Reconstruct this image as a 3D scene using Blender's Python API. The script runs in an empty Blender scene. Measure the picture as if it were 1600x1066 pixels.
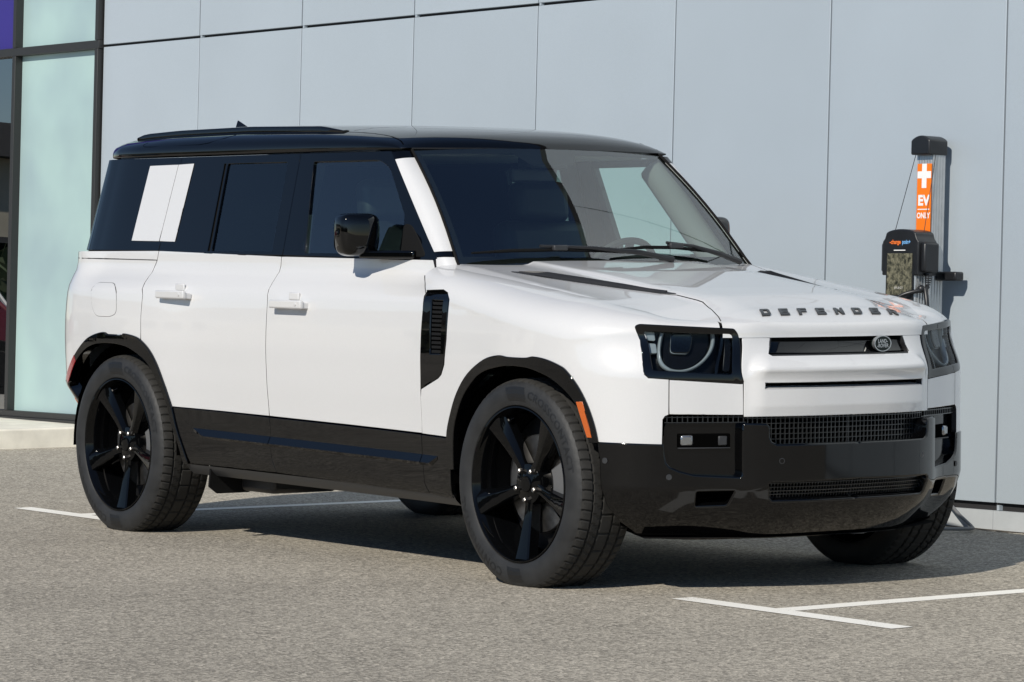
import bpy, bmesh, math, random
import numpy as np
from mathutils import Vector, Matrix, Euler
from mathutils.geometry import delaunay_2d_cdt
sc=bpy.context.scene
R_=math.radians
random.seed(7)
# ------------------------------------------------------------ camera
CAMPOS=(10.575,-8.751,1.315); YAW,PITCH,ROLL=0.93757,-0.02939,0.00407; FPX=5431.18
cy_,sy_,cp_,sp_=math.cos(YAW),math.sin(YAW),math.cos(PITCH),math.sin(PITCH)
fw=Vector((-sy_*cp_,cy_*cp_,sp_)); rt=Vector((cy_,sy_,0)); up=rt.cross(fw)
rt2=rt*math.cos(ROLL)+up*math.sin(ROLL); up2=up*math.cos(ROLL)-rt*math.sin(ROLL)
cam=bpy.data.cameras.new('camera'); co=bpy.data.objects.new('camera',cam); sc.collection.objects.link(co)
co.matrix_world=Matrix(((rt2.x,up2.x,-fw.x,CAMPOS[0]),(rt2.y,up2.y,-fw.y,CAMPOS[1]),(rt2.z,up2.z,-fw.z,CAMPOS[2]),(0,0,0,1)))
cam.sensor_width=36; cam.lens=36*FPX/1600; cam.clip_start=.1; cam.clip_end=2000; sc.camera=co
sc.render.resolution_x=1024; sc.render.resolution_y=682
# ------------------------------------------------------------ light
SUN=Vector((.56,-1.27,1.0)).normalized()
SUN_EL=math.asin(SUN.z); SUN_AZ=math.atan2(SUN.x,SUN.y)
w=bpy.data.worlds.new('World'); sc.world=w; w.use_nodes=True; nt=w.node_tree
bg=nt.nodes['Background']; sky=nt.nodes.new('ShaderNodeTexSky'); sky.sky_type='NISHITA'; sky.sun_disc=False
sky.sun_elevation=SUN_EL; sky.sun_rotation=SUN_AZ; sky.altitude=50; sky.air_density=.8; sky.dust_density=0; sky.ozone_density=2.8
nt.links.new(sky.outputs[0],bg.inputs[0]); bg.inputs[1].default_value=.09
sl=bpy.data.lights.new('sun','SUN'); sl.energy=4.0; sl.angle=R_(.53); sl.color=(1,.94,.84)
so=bpy.data.objects.new('sun',sl); sc.collection.objects.link(so); so.rotation_euler=SUN.to_track_quat('Z','Y').to_euler(); so.location=(8,-12,9)
sc.view_settings.view_transform='Standard'; sc.view_settings.look='None'; sc.view_settings.gamma=1; sc.view_settings.use_curve_mapping=False
sc.view_settings.exposure=0.08
# ------------------------------------------------------------ materials
def new_mat(name): 
    m=bpy.data.materials.new(name); m.use_nodes=True; return m,m.node_tree,m.node_tree.nodes['Principled BSDF']
def N(nt,t,**k):
    n=nt.nodes.new(t)
    for a,b in k.items(): setattr(n,a,b)
    return n
def mat(name,col,rough=.5,metal=0,coat=0,coat_r=.03,spec=.5,noise=0,nscale=20,bump=0,bscale=200,coord='Object'):
    m,nt,b=new_mat(name); c4=tuple(col)+(1,)
    b.inputs['Base Color'].default_value=c4; b.inputs['Roughness'].default_value=rough; b.inputs['Metallic'].default_value=metal
    b.inputs['Coat Weight'].default_value=coat; b.inputs['Coat Roughness'].default_value=coat_r; b.inputs['Specular IOR Level'].default_value=spec
    tc=N(nt,'ShaderNodeTexCoord')
    if noise:
        n=N(nt,'ShaderNodeTexNoise'); n.inputs['Scale'].default_value=nscale; n.inputs['Detail'].default_value=6; nt.links.new(tc.outputs[coord],n.inputs['Vector'])
        mr=N(nt,'ShaderNodeMapRange'); mr.inputs[1].default_value=.3; mr.inputs[2].default_value=.7; mr.inputs[3].default_value=1-noise; mr.inputs[4].default_value=1+noise
        nt.links.new(n.outputs['Fac'],mr.inputs[0]); vm=N(nt,'ShaderNodeVectorMath',operation='SCALE'); vm.inputs[0].default_value=tuple(col)
        nt.links.new(mr.outputs[0],vm.inputs['Scale']); nt.links.new(vm.outputs[0],b.inputs['Base Color'])
        mr2=N(nt,'ShaderNodeMapRange'); mr2.inputs[3].default_value=max(0,rough-.06); mr2.inputs[4].default_value=min(1,rough+.08); nt.links.new(n.outputs['Fac'],mr2.inputs[0]); nt.links.new(mr2.outputs[0],b.inputs['Roughness'])
    if bump:
        n=N(nt,'ShaderNodeTexNoise'); n.inputs['Scale'].default_value=bscale; n.inputs['Detail'].default_value=4; nt.links.new(tc.outputs[coord],n.inputs['Vector'])
        bp=N(nt,'ShaderNodeBump'); bp.inputs['Strength'].default_value=bump; bp.inputs['Distance'].default_value=.002; nt.links.new(n.outputs['Fac'],bp.inputs['Height']); nt.links.new(bp.outputs[0],b.inputs['Normal'])
    return m
def glass(name,tint,ior=1.5,rough=0.0,gloss=1.0):
    m,nt,b=new_mat(name); nt.nodes.remove(b); out=nt.nodes['Material Output']
    tr=N(nt,'ShaderNodeBsdfTransparent'); tr.inputs[0].default_value=tuple(tint)+(1,)
    gl=N(nt,'ShaderNodeBsdfGlossy'); gl.inputs['Roughness'].default_value=rough; gl.inputs[0].default_value=(gloss,gloss,gloss,1)
    ge=N(nt,'ShaderNodeNewGeometry'); dt=N(nt,'ShaderNodeVectorMath',operation='DOT_PRODUCT'); nt.links.new(ge.outputs['Normal'],dt.inputs[0]); nt.links.new(ge.outputs['Incoming'],dt.inputs[1])
    ab=N(nt,'ShaderNodeMath',operation='ABSOLUTE'); nt.links.new(dt.outputs['Value'],ab.inputs[0]); om=N(nt,'ShaderNodeMath',operation='SUBTRACT'); om.inputs[0].default_value=1; nt.links.new(ab.outputs[0],om.inputs[1])
    pw=N(nt,'ShaderNodeMath',operation='POWER'); pw.inputs[1].default_value=5; nt.links.new(om.outputs[0],pw.inputs[0]); f0=2*((ior-1)/(ior+1))**2
    fr=N(nt,'ShaderNodeMath',operation='MULTIPLY_ADD'); fr.inputs[1].default_value=1-f0; fr.inputs[2].default_value=f0; nt.links.new(pw.outputs[0],fr.inputs[0]); mx=N(nt,'ShaderNodeMixShader')
    nt.links.new(fr.outputs[0],mx.inputs[0]); nt.links.new(tr.outputs[0],mx.inputs[1]); nt.links.new(gl.outputs[0],mx.inputs[2]); nt.links.new(mx.outputs[0],out.inputs[0])
    return m
M={}
def paint():
    m,nt,b=new_mat('white_pearl_paint'); tc=N(nt,'ShaderNodeTexCoord')
    v=N(nt,'ShaderNodeTexNoise'); v.inputs['Scale'].default_value=900; v.inputs['Detail'].default_value=2; nt.links.new(tc.outputs['Object'],v.inputs['Vector'])
    cr=N(nt,'ShaderNodeMapRange'); cr.inputs[1].default_value=.35; cr.inputs[2].default_value=.65; cr.inputs[3].default_value=.61; cr.inputs[4].default_value=.69
    nt.links.new(v.outputs['Fac'],cr.inputs[0]); cb=N(nt,'ShaderNodeCombineColor')
    for i in range(3): nt.links.new(cr.outputs[0],cb.inputs[i])
    nt.links.new(cb.outputs[0],b.inputs['Base Color']); b.inputs['Roughness'].default_value=.42; b.inputs['Specular IOR Level'].default_value=.35
    b.inputs['Coat Weight'].default_value=1; b.inputs['Coat Roughness'].default_value=.015; b.inputs['Coat IOR'].default_value=1.6
    return m
M['white']=paint()
M['bgloss']=mat('black_gloss_paint',(.0015,.0016,.0019),.5,coat=1,coat_r=.025,spec=0)
M['joint']=mat('seam_shade_backing',(.03,.03,.032),.8,spec=.1)  # dark colour holds the shade inside body seams; also backs the wall joints
M['bsatin']=mat('black_satin_plastic',(.012,.012,.013),.42,noise=.1,nscale=60)
M['bmatte']=mat('black_matte_plastic',(.006,.006,.006),.75,spec=.15)
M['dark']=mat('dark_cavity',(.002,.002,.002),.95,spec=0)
M['trim']=mat('dark_grey_trim',(.03,.031,.033),.4)
M['rubber']=mat('tyre_rubber',(.017,.0175,.018),.6,noise=.3,nscale=14,bump=.25,bscale=160)
M['rubber2']=mat('tyre_lettering',(.007,.007,.007),.5)
M['tread']=mat('tyre_tread_rubber',(.020,.019,.017),.85,noise=.25,nscale=30)
M['rim']=mat('black_gloss_alloy',(.002,.0022,.0026),.5,coat=.55,coat_r=.015,spec=0)
M['chrome']=mat('chrome',(.62,.62,.63),.12,metal=1)
M['steel']=mat('brake_steel',(.30,.29,.28),.38,metal=1,noise=.15,nscale=40)
M['grey']=mat('grey_bracket',(.16,.16,.16),.5,metal=.4)
M['wsglass']=glass('windscreen_glass',(.82,.95,.90),1.85)
M['fglass']=glass('front_side_glass',(.70,.88,.82),1.72)
M['rglass']=glass('dark_privacy_glass',(.20,.28,.26),1.5)
M['lens']=glass('lamp_cover_glass',(.86,.9,.92),1.12,gloss=.4)
M['frost']=mat('lamp_light_guide',(.24,.27,.28),.2,coat=.6)
M['lampdark']=mat('lamp_housing',(.004,.0045,.006),.3,coat=.15,spec=.1)
M['reflector']=mat('lamp_reflector',(.30,.31,.32),.15,metal=.8)
M['orange_lens']=mat('amber_reflector',(.50,.10,.01),.25,coat=1,bump=.6,bscale=300)
M['red_lens']=mat('red_lamp_lens',(.28,.006,.012),.2,coat=1)
M['seat']=mat('black_leather',(.010,.010,.011),.5,noise=.2,nscale=30)
M['dash']=mat('dashboard_plastic',(.012,.012,.012),.7)
M['headliner']=mat('headliner_fabric',(.42,.41,.39),.9)
M['bumper']=mat('bumper_gloss_black',(.0015,.0016,.0019),.5,coat=.9,coat_r=.07,spec=0)
M['badge']=mat('badge_gunmetal',(.035,.035,.036),.35,metal=.3)
M['badge2']=mat('badge_silver',(.45,.46,.46),.3,metal=.8)
M['badge3']=mat('badge_dark_field',(.008,.014,.012),.5,coat=.2,spec=.1)
M['mesh']=mat('grille_mesh_black',(.012,.013,.014),.35,coat=.4)
# ------------------------------------------------------------ object helpers
def link(o,parent=None):
    sc.collection.objects.link(o)
    if parent is not None: o.parent=parent
    return o
def tag(o,label=None,cat=None,group=None,kind=None):
    for k,v in (('label',label),('category',cat),('group',group),('kind',kind)):
        if v: o[k]=v
    return o
def empty(name,loc=(0,0,0),label=None,cat=None,group=None,parent=None):
    o=bpy.data.objects.new(name,None); o.location=loc; o.empty_display_size=.2; link(o,parent); return tag(o,label,cat,group)
class MB:
    def __init__(s): s.v=[];s.f=[];s.m=[];s.n=[];s.mi=0
    def add(s,vs,fs,ns=None):
        k=len(s.v); s.v+= [tuple(map(float,a)) for a in vs]; s.f+=[tuple(i+k for i in f) for f in fs]; s.m+=[s.mi]*len(fs)
        s.n+= [tuple(map(float,a)) for a in ns] if ns is not None else [None]*len(vs)
    def box(s,c,d,mtx=None):
        x,y,z=[a/2 for a in d]; vs=[Vector((sx*x,sy*y,sz*z)) for sz in(-1,1) for sy in(-1,1) for sx in(-1,1)]
        if mtx is not None: vs=[mtx@v for v in vs]
        vs=[v+Vector(c) for v in vs]
        s.add(vs,[(0,2,3,1),(4,5,7,6),(0,1,5,4),(2,6,7,3),(0,4,6,2),(1,3,7,5)])
    def prism(s,poly,fn,d0,d1):
        # poly: 2D outline; fn(u,v,d)->3D
        n=len(poly); vs=[fn(u,v,d0) for u,v in poly]+[fn(u,v,d1) for u,v in poly]
        s.add(vs,[tuple(range(n))[::-1],tuple(range(n,2*n))]+[(i,(i+1)%n,n+(i+1)%n,n+i) for i in range(n)])
    def tube(s,pts,r,n=10,cap=True):
        pts=[Vector(p) for p in pts]; m=len(pts); rr=r if hasattr(r,'__len__') else [r]*m; vs=[]
        prev=None
        for i,p in enumerate(pts):
            t=(pts[min(i+1,m-1)]-pts[max(i-1,0)]).normalized()
            a=prev-t*prev.dot(t) if prev is not None else t.orthogonal()
            a.normalize(); prev=a; b=t.cross(a)
            vs+=[p+(a*math.cos(2*math.pi*k/n)+b*math.sin(2*math.pi*k/n))*rr[i] for k in range(n)]
        fs=[(i*n+k,i*n+(k+1)%n,(i+1)*n+(k+1)%n,(i+1)*n+k) for i in range(m-1) for k in range(n)]
        if cap: fs+=[tuple(range(n))[::-1],tuple(range((m-1)*n,m*n))]
        s.add(vs,fs)
    def lathe(s,prof,n=48,axis='y',closed=False,c=(0,0,0)):
        vs=[]
        for k in range(n):
            a=2*math.pi*k/n
            for r,h in prof:
                p={'y':(r*math.cos(a),h,r*math.sin(a)),'z':(r*math.cos(a),r*math.sin(a),h),'x':(h,r*math.cos(a),r*math.sin(a))}[axis]
                vs.append((p[0]+c[0],p[1]+c[1],p[2]+c[2]))
        m=len(prof); fs=[]
        for k in range(n):
            for i in range(m if closed else m-1):
                j=(i+1)%m; k2=(k+1)%n; fs.append((k*m+i,k*m+j,k2*m+j,k2*m+i))
        s.add(vs,fs)
    def sphere(s,c,r,nu=12,nv=8,sc_=(1,1,1)):
        vs=[];fs=[]
        for i in range(nv+1):
            th=math.pi*i/nv
            for k in range(nu):
                a=2*math.pi*k/nu; vs.append((c[0]+r*sc_[0]*math.sin(th)*math.cos(a),c[1]+r*sc_[1]*math.sin(th)*math.sin(a),c[2]+r*sc_[2]*math.cos(th)))
        for i in range(nv):
            for k in range(nu): fs.append((i*nu+k,(i+1)*nu+k,(i+1)*nu+(k+1)%nu,i*nu+(k+1)%nu))
        s.add(vs,fs)
    def build(s,name,mats,parent=None,smooth=False,bevel=0,seg=2,angle=40,fixn=True,mirror=False,subd=0):
        v=[(a,-b,c) for a,b,c in s.v] if mirror else s.v
        f=[t[::-1] for t in s.f] if mirror else s.f
        me=bpy.data.meshes.new(name); me.from_pydata(v,[],f)
        if not isinstance(mats,(list,tuple)): mats=[mats]
        for m in mats: me.materials.append(m)
        me.polygons.foreach_set('material_index',s.m)
        has=any(n is not None for n in s.n)
        if fixn and not has:
            bm=bmesh.new(); bm.from_mesh(me); bmesh.ops.remove_doubles(bm,verts=bm.verts,dist=1e-6); bmesh.ops.recalc_face_normals(bm,faces=bm.faces); bm.to_mesh(me); bm.free()
        if smooth or has: me.polygons.foreach_set('use_smooth',[True]*len(me.polygons))
        me.update()
        if has:
            ns=[(0,0,0) if n is None else ((n[0],-n[1],n[2]) if mirror else n) for n in s.n]
            me.normals_split_custom_set_from_vertices(ns)
        elif smooth: me.set_sharp_from_angle(angle=R_(angle))
        o=bpy.data.objects.new(name,me); link(o,parent)
        if bevel:
            b=o.modifiers.new('bevel','BEVEL'); b.width=bevel; b.segments=seg; b.limit_method='ANGLE'; b.angle_limit=R_(30)
            if hasattr(b,'harden_normals') : b.harden_normals=False
            if not smooth: me.polygons.foreach_set('use_smooth',[True]*len(me.polygons)); me.set_sharp_from_angle(angle=R_(60))
        if subd:
            b=o.modifiers.new('subd','SUBSURF'); b.levels=subd; b.render_levels=subd
        return o
def inpoly(x,y,poly):
    c=False; j=len(poly)-1
    for i in range(len(poly)):
        xi,yi=poly[i];xj,yj=poly[j]
        if (yi>y)!=(yj>y) and x<(xj-xi)*(y-yi)/(yj-yi)+xi: c=not c
        j=i
    return c
def rounded(poly,r,n=4):
    out=[];m=len(poly); rr=r if hasattr(r,'__len__') else [r]*m
    for i in range(m):
        p=Vector(poly[i]);a=Vector(poly[i-1])-p;b=Vector(poly[(i+1)%m])-p; k=min(rr[i],a.length*.45,b.length*.45)
        if k<1e-5: out.append(tuple(p)); continue
        A=p+a.normalized()*k;B=p+b.normalized()*k
        for j in range(n+1):
            t=j/n; q=A*(1-t)**2+p*2*t*(1-t)+B*t*t; out.append((q.x,q.y))
    return out
def area(p): return sum(p[i-1][0]*p[i][1]-p[i][0]*p[i-1][1] for i in range(len(p)))/2
def inset(poly,g):
    m=len(poly); s=1 if area(poly)>0 else -1; out=[]
    for i in range(m):
        p=Vector(poly[i]);a=(p-Vector(poly[i-1]));b=(Vector(poly[(i+1)%m])-p)
        if a.length<1e-7 or b.length<1e-7: out.append(tuple(p)); continue
        a.normalize();b.normalize(); na=Vector((-a.y,a.x))*s; nb=Vector((-b.y,b.x))*s; n=na+nb
        if n.length<1e-4: out.append(tuple(p)); continue
        n.normalize(); k=g/max(.35,n.dot(na)); q=p+n*k; out.append((q.x,q.y))
    return out
def resamp(poly,res):
    out=[]
    for i in range(len(poly)):
        a=Vector(poly[i]);b=Vector(poly[(i+1)%len(poly)]); n=max(1,int(math.ceil((b-a).length/res)))
        out+=[tuple(a+(b-a)*k/n) for k in range(n)]
    return out
def triang(outer,holes=(),res=.03):
    loops=[resamp(outer,res)]+[resamp(h,res) for h in holes]; pts=[];edges=[];
    for L in loops:
        k=len(pts); pts+=L; edges+=[(k+i,k+(i+1)%len(L)) for i in range(len(L))]
    nb=len(pts); bp=np.array(pts)
    xs=[p[0] for p in outer];ys=[p[1] for p in outer]
    nx=int((max(xs)-min(xs))/res)+2; ny=int((max(ys)-min(ys))/res)+2
    for i in range(nx):
        for j in range(ny):
            x=min(xs)+(i+.5)*res; y=min(ys)+(j+.5)*res
            if inpoly(x,y,outer) and not any(inpoly(x,y,h) for h in holes) and np.min((bp[:,0]-x)**2+(bp[:,1]-y)**2)>(.55*res)**2: pts.append((x,y))
    r=delaunay_2d_cdt([Vector(p) for p in pts],edges,[],0,1e-7)
    V=[(p.x,p.y) for p in r[0]]; F=[]
    for f in r[2]:
        cx=sum(V[i][0] for i in f)/3; cy=sum(V[i][1] for i in f)/3
        if inpoly(cx,cy,outer) and not any(inpoly(cx,cy,h) for h in holes): F.append(tuple(f))
    return V,F
def snormal(S,u,v,flip=1):
    e=.004; a=S(u+e,v)-S(u-e,v); b=S(u,v+e)-S(u,v-e); n=np.cross(a,b); l=np.linalg.norm(n)
    return n/l*flip if l>1e-12 else np.array([0,0,1.])
def panel(name,outline,S,material,parent,res=.035,thick=.02,off=0.,gap=0.,holes=(),flip=1,edge=.0015,both=True,label=None,mb=None,build=True,skirt=True):
    """a curved sheet cut to an outline on surface S, with rolled edges; returns objects (right side, left side)"""
    if gap: outline=inset(outline,gap); holes=[inset(h,-gap) for h in holes]
    V,F=triang(outline,holes,res); pos=[];nor=[]
    for u,v in V:
        n=snormal(S,u,v,flip); pos.append(S(u,v)+n*off); nor.append(n)
    dark_edge=(material is not None and material==M.get('white')); mb=mb or MB(); fs=[]
    for f in F:
        a,b,c=[pos[i] for i in f]
        if np.dot(np.cross(b-a,c-a),nor[f[0]])<0: f=f[::-1]
        fs.append(f)
    mb.add(pos,fs,nor)
    if skirt:
        ec={}
        for f in fs:
            for i in range(len(f)):
                a,b=f[i],f[(i+1)%len(f)]; ec[(a,b)]=1
        bd=[(a,b) for a,b in ec if (b,a) not in ec]
        outd={}
        for a,b in bd:
            t=pos[b]-pos[a]; t/= (np.linalg.norm(t)+1e-12); o=np.cross(t,nor[a])
            for i in (a,b): outd[i]=outd.get(i,0)+o
        idx={};vs=[];ns=[]
        for i,o in outd.items():
            l=np.linalg.norm(o); o=o/l if l>1e-9 else o; idx[i]=len(vs)//1
            n1=(nor[i]+o); n1/=np.linalg.norm(n1)+1e-9
            vs+=[pos[i],pos[i]+o*edge-nor[i]*edge,pos[i]+o*edge-nor[i]*edge,pos[i]+o*edge*.5-nor[i]*thick]; ns+=[nor[i],n1,o,o]
        q=[];q2=[]
        for a,b in bd:
            A,B=idx[a],idx[b]; q+=[(B,A,A+1,B+1)]; q2+=[(B+2,A+2,A+3,B+3)]
        k0=len(mb.f); mb.add(vs,q+q2,ns)
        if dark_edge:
            for i in range(k0+len(q),len(mb.f)): mb.m[i]=1  # body-colour edge walls drawn dark, seam shade put into the colour
    if not build: return mb
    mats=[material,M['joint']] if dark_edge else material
    r=mb.build(name,mats,parent)
    if label: r['label']=label
    if both:
        l=mb.build(name,mats,parent,mirror=True)
        if label: l['label']=label
        return r,l
    return r,None
import numpy as np, math
def _cr(nodes, n=24):
    p=np.array(nodes,float); ph=lambda e,q: np.array([q[0],-q[1]]) if abs(e[1])<1e-6 else 2*e-q
    p=np.vstack([ph(p[0],p[1]),p,ph(p[-1],p[-2])]); out=[]
    for i in range(1,len(p)-2):
        p0,p1,p2,p3=p[i-1],p[i],p[i+1],p[i+2]
        # centripetal Catmull-Rom
        def tj(ti,a,b): return ti+max(np.linalg.norm(b-a),1e-6)**.5
        t0=0;t1=tj(t0,p0,p1);t2=tj(t1,p1,p2);t3=tj(t2,p2,p3)
        for t in np.linspace(t1,t2,n,endpoint=False):
            A1=(t1-t)/(t1-t0)*p0+(t-t0)/(t1-t0)*p1;A2=(t2-t)/(t2-t1)*p1+(t-t1)/(t2-t1)*p2;A3=(t3-t)/(t3-t2)*p2+(t-t2)/(t3-t2)*p3
            B1=(t2-t)/(t2-t0)*A1+(t-t0)/(t2-t0)*A2;B2=(t3-t)/(t3-t1)*A2+(t-t1)/(t3-t1)*A3
            out.append((t2-t)/(t2-t1)*B1+(t-t1)/(t2-t1)*B2)
    out.append(p[-2]); return np.array(out)
def ss(a,b,x):
    u=min(1,max(0,(x-a)/(b-a))); return u*u*(3-2*u)
def lin(x,xs,ys): return float(np.interp(x,xs,ys))
class Curve:
    # plan contour of the right-hand side (y<0) from rear centre to front centre, parameter ~ x on the flat side
    def __init__(s,nodes):
        nodes=list(nodes)
        if nodes[0][1]==0: nodes=[(x,-y) for x,y in nodes[1:4]][::-1]+nodes
        if nodes[-1][1]==0: nodes=nodes+[(x,-y) for x,y in nodes[-4:-1]][::-1]
        c=_cr(nodes); d=np.r_[0,np.cumsum(np.linalg.norm(np.diff(c,axis=0),axis=1))]
        k=np.argmin(np.abs(c[:,0])+ (c[:,1]>(-.7 if c[:,0].max()>0 else -.6))*9); s.t=d-d[k]+c[k,0]; s.c=c
        g=np.gradient(c,s.t,axis=0); g/=np.linalg.norm(g,axis=1)[:,None]; s.n=np.c_[g[:,1],-g[:,0]]   # outward
        f_=[i for i in range(1,len(c)) if c[i-1,1]<=0<c[i,1] or c[i-1,1]>=0>c[i,1]]
        s.tmin=s.t[0];s.tmax=s.t[-1]
        for i in f_:
            tt=s.t[i-1]+(s.t[i]-s.t[i-1])*abs(c[i-1,1])/max(1e-9,abs(c[i,1]-c[i-1,1]))
            if c[i,0]<-2: s.tmin=tt
            else: s.tmax=tt
    def __call__(s,t):
        return np.array([np.interp(t,s.t,s.c[:,0]),np.interp(t,s.t,s.c[:,1])])
    def nrm(s,t):
        n=np.array([np.interp(t,s.t,s.n[:,0]),np.interp(t,s.t,s.n[:,1])]); return n/np.linalg.norm(n)
REAR=[(-3.86,0),(-3.85,-.35),(-3.82,-.60),(-3.735,-.80),(-3.54,-.94)]
LOW=Curve(REAR+[(-3.27,-.978),(-3.02,-.982),(-2.7,-.972),(-2.35,-.95),(-1.6,-.942),(-.8,-.945),(-.35,-.965),(0,-.982),(.2,-.972),(.35,-.94),(.47,-.88),(.57,-.785),(.65,-.65),(.715,-.50),(.76,-.40),(.80,-.22),(.81,0)])
TOP=Curve([(x+.015,y*.983) for x,y in REAR]+[(-3.27,-.915),(-3.02,-.915),(-2.3,-.908),(-1.6,-.903),(-1.2,-.892),(-.95,-.872),(-.75,-.856),(-.6,-.864),(-.35,-.900),(0,-.94),(.2,-.94),(.33,-.91),(.45,-.84),(.545,-.745),(.62,-.62),(.68,-.50),(.715,-.41),(.735,-.22),(.74,0)])
SZ=[.20,.27,.33,.45,.57,.70,.85,.95,1.05,1.10,1.14,1.175,1.18,1.24,1.3]
SO=[.12,.06,.035,.022,.016,.006,.0,.002,.010,.018,.028,.040,.042,.044,.05]
_zz=np.linspace(.2,1.3,221); _oo=np.interp(_zz,SZ,SO)
_k=np.ones(9)/9; _oo=np.convolve(np.r_[[_oo[0]]*4,_oo,[_oo[-1]]*4],_k,'valid')
def side_off(z): return float(np.interp(z,_zz,_oo))
def P(t,z,o=0.0):
    h=ss(1.07,1.185,z); f=ss(.25,.6,t)
    h=h*(1-f)+ss(.80,.965,z)*f
    a,b=LOW(t),TOP(t); n=LOW.nrm(t)*(1-h)+TOP.nrm(t)*h; n/=np.linalg.norm(n)
    off=side_off(z)*(1-f)+f*(max(0,.40-z)*.35)
    p=a*(1-h)+b*h-n*(off+o); return np.array([p[0],p[1],z])
ZX=[-.75,-.60,-.19,.24,.42,.50,.60,.66,.70,.74,.8]
ZC=[1.222,1.204,1.147,1.086,1.043,1.015,.985,.97,.96,.95,.94]   # fender crown (|y|=.75)
ZM=[1.226,1.214,1.174,1.118,1.093,1.078,1.058,1.040,1.020,.995,.98]  # centre
def Ztop(x,y):
    y=abs(y); a=lin(x,ZX,ZC); m=lin(x,ZX,ZM)
    u=1-ss(.30,.72,y)
    z=a+(m-a)*u-.012*(y/.75)**2*u
    # raised centre panel of the bonnet
    w=.43-.02*x; z+=.014*(1-ss(w-.02,w+.02,y))*(1-ss(.40,.60,x))
    if y>.75: z-=.22*(y-.75)
    return z

def zs(t): return lin(t,[-.7,-.35,0,.3,.5,.7,.85,.93],[1.10,1.04,.98,.935,.955,.970,.972,.966])
def dd(t): return lin(t,[-.7,-.35,0,.3,.5,.7,.85,.95],[.12,.18,.22,.22,.18,.10,.05,.022])
def PO(t,z,o=0.):
    f=ss(.78,1.16,t); k=max(0.,.36-z); return P(t,z,o-.045*f+3.2*k*k)
def S(t,w):
    a=zs(t)
    if w<=a: return P(t,w)
    p0=P(t,a); d=dd(t); e=P(t,a,d); dirn=(e-p0)/d
    k=w-a
    if k<=1:
        p3=np.array([e[0],e[1],Ztop(e[0],e[1])]); h=p3[2]-p0[2]
        p1=p0+np.array([0,0,.6*h]); p2=p3-dirn*d*.55; p2=np.array([p2[0],p2[1],p3[2]-.02*d])
        return (1-k)**3*p0+3*k*(1-k)**2*p1+3*k*k*(1-k)*p2+k**3*p3
    e=p0+dirn*(d+k-1); return np.array([e[0],e[1],Ztop(e[0],e[1])])
def T(x,y): return np.array([x,y,Ztop(x,y)])

GC=Curve([(-3.74,0),(-3.73,-.35),(-3.72,-.57),(-3.665,-.73),(-3.55,-.828),(-3.37,-.856),(-3.0,-.862),(-2.5,-.862),(-1.7,-.857),(-1.4,-.845),(-1.2,-.832),(-.95,-.814),(-.75,-.795),(-.6,-.770),(-.3,-.70)])
def GS(t,z,o=0.):
    p=GC(t)-GC.nrm(t)*((z-1.24)*.25+o); return np.array([p[0],p[1],z])
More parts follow.
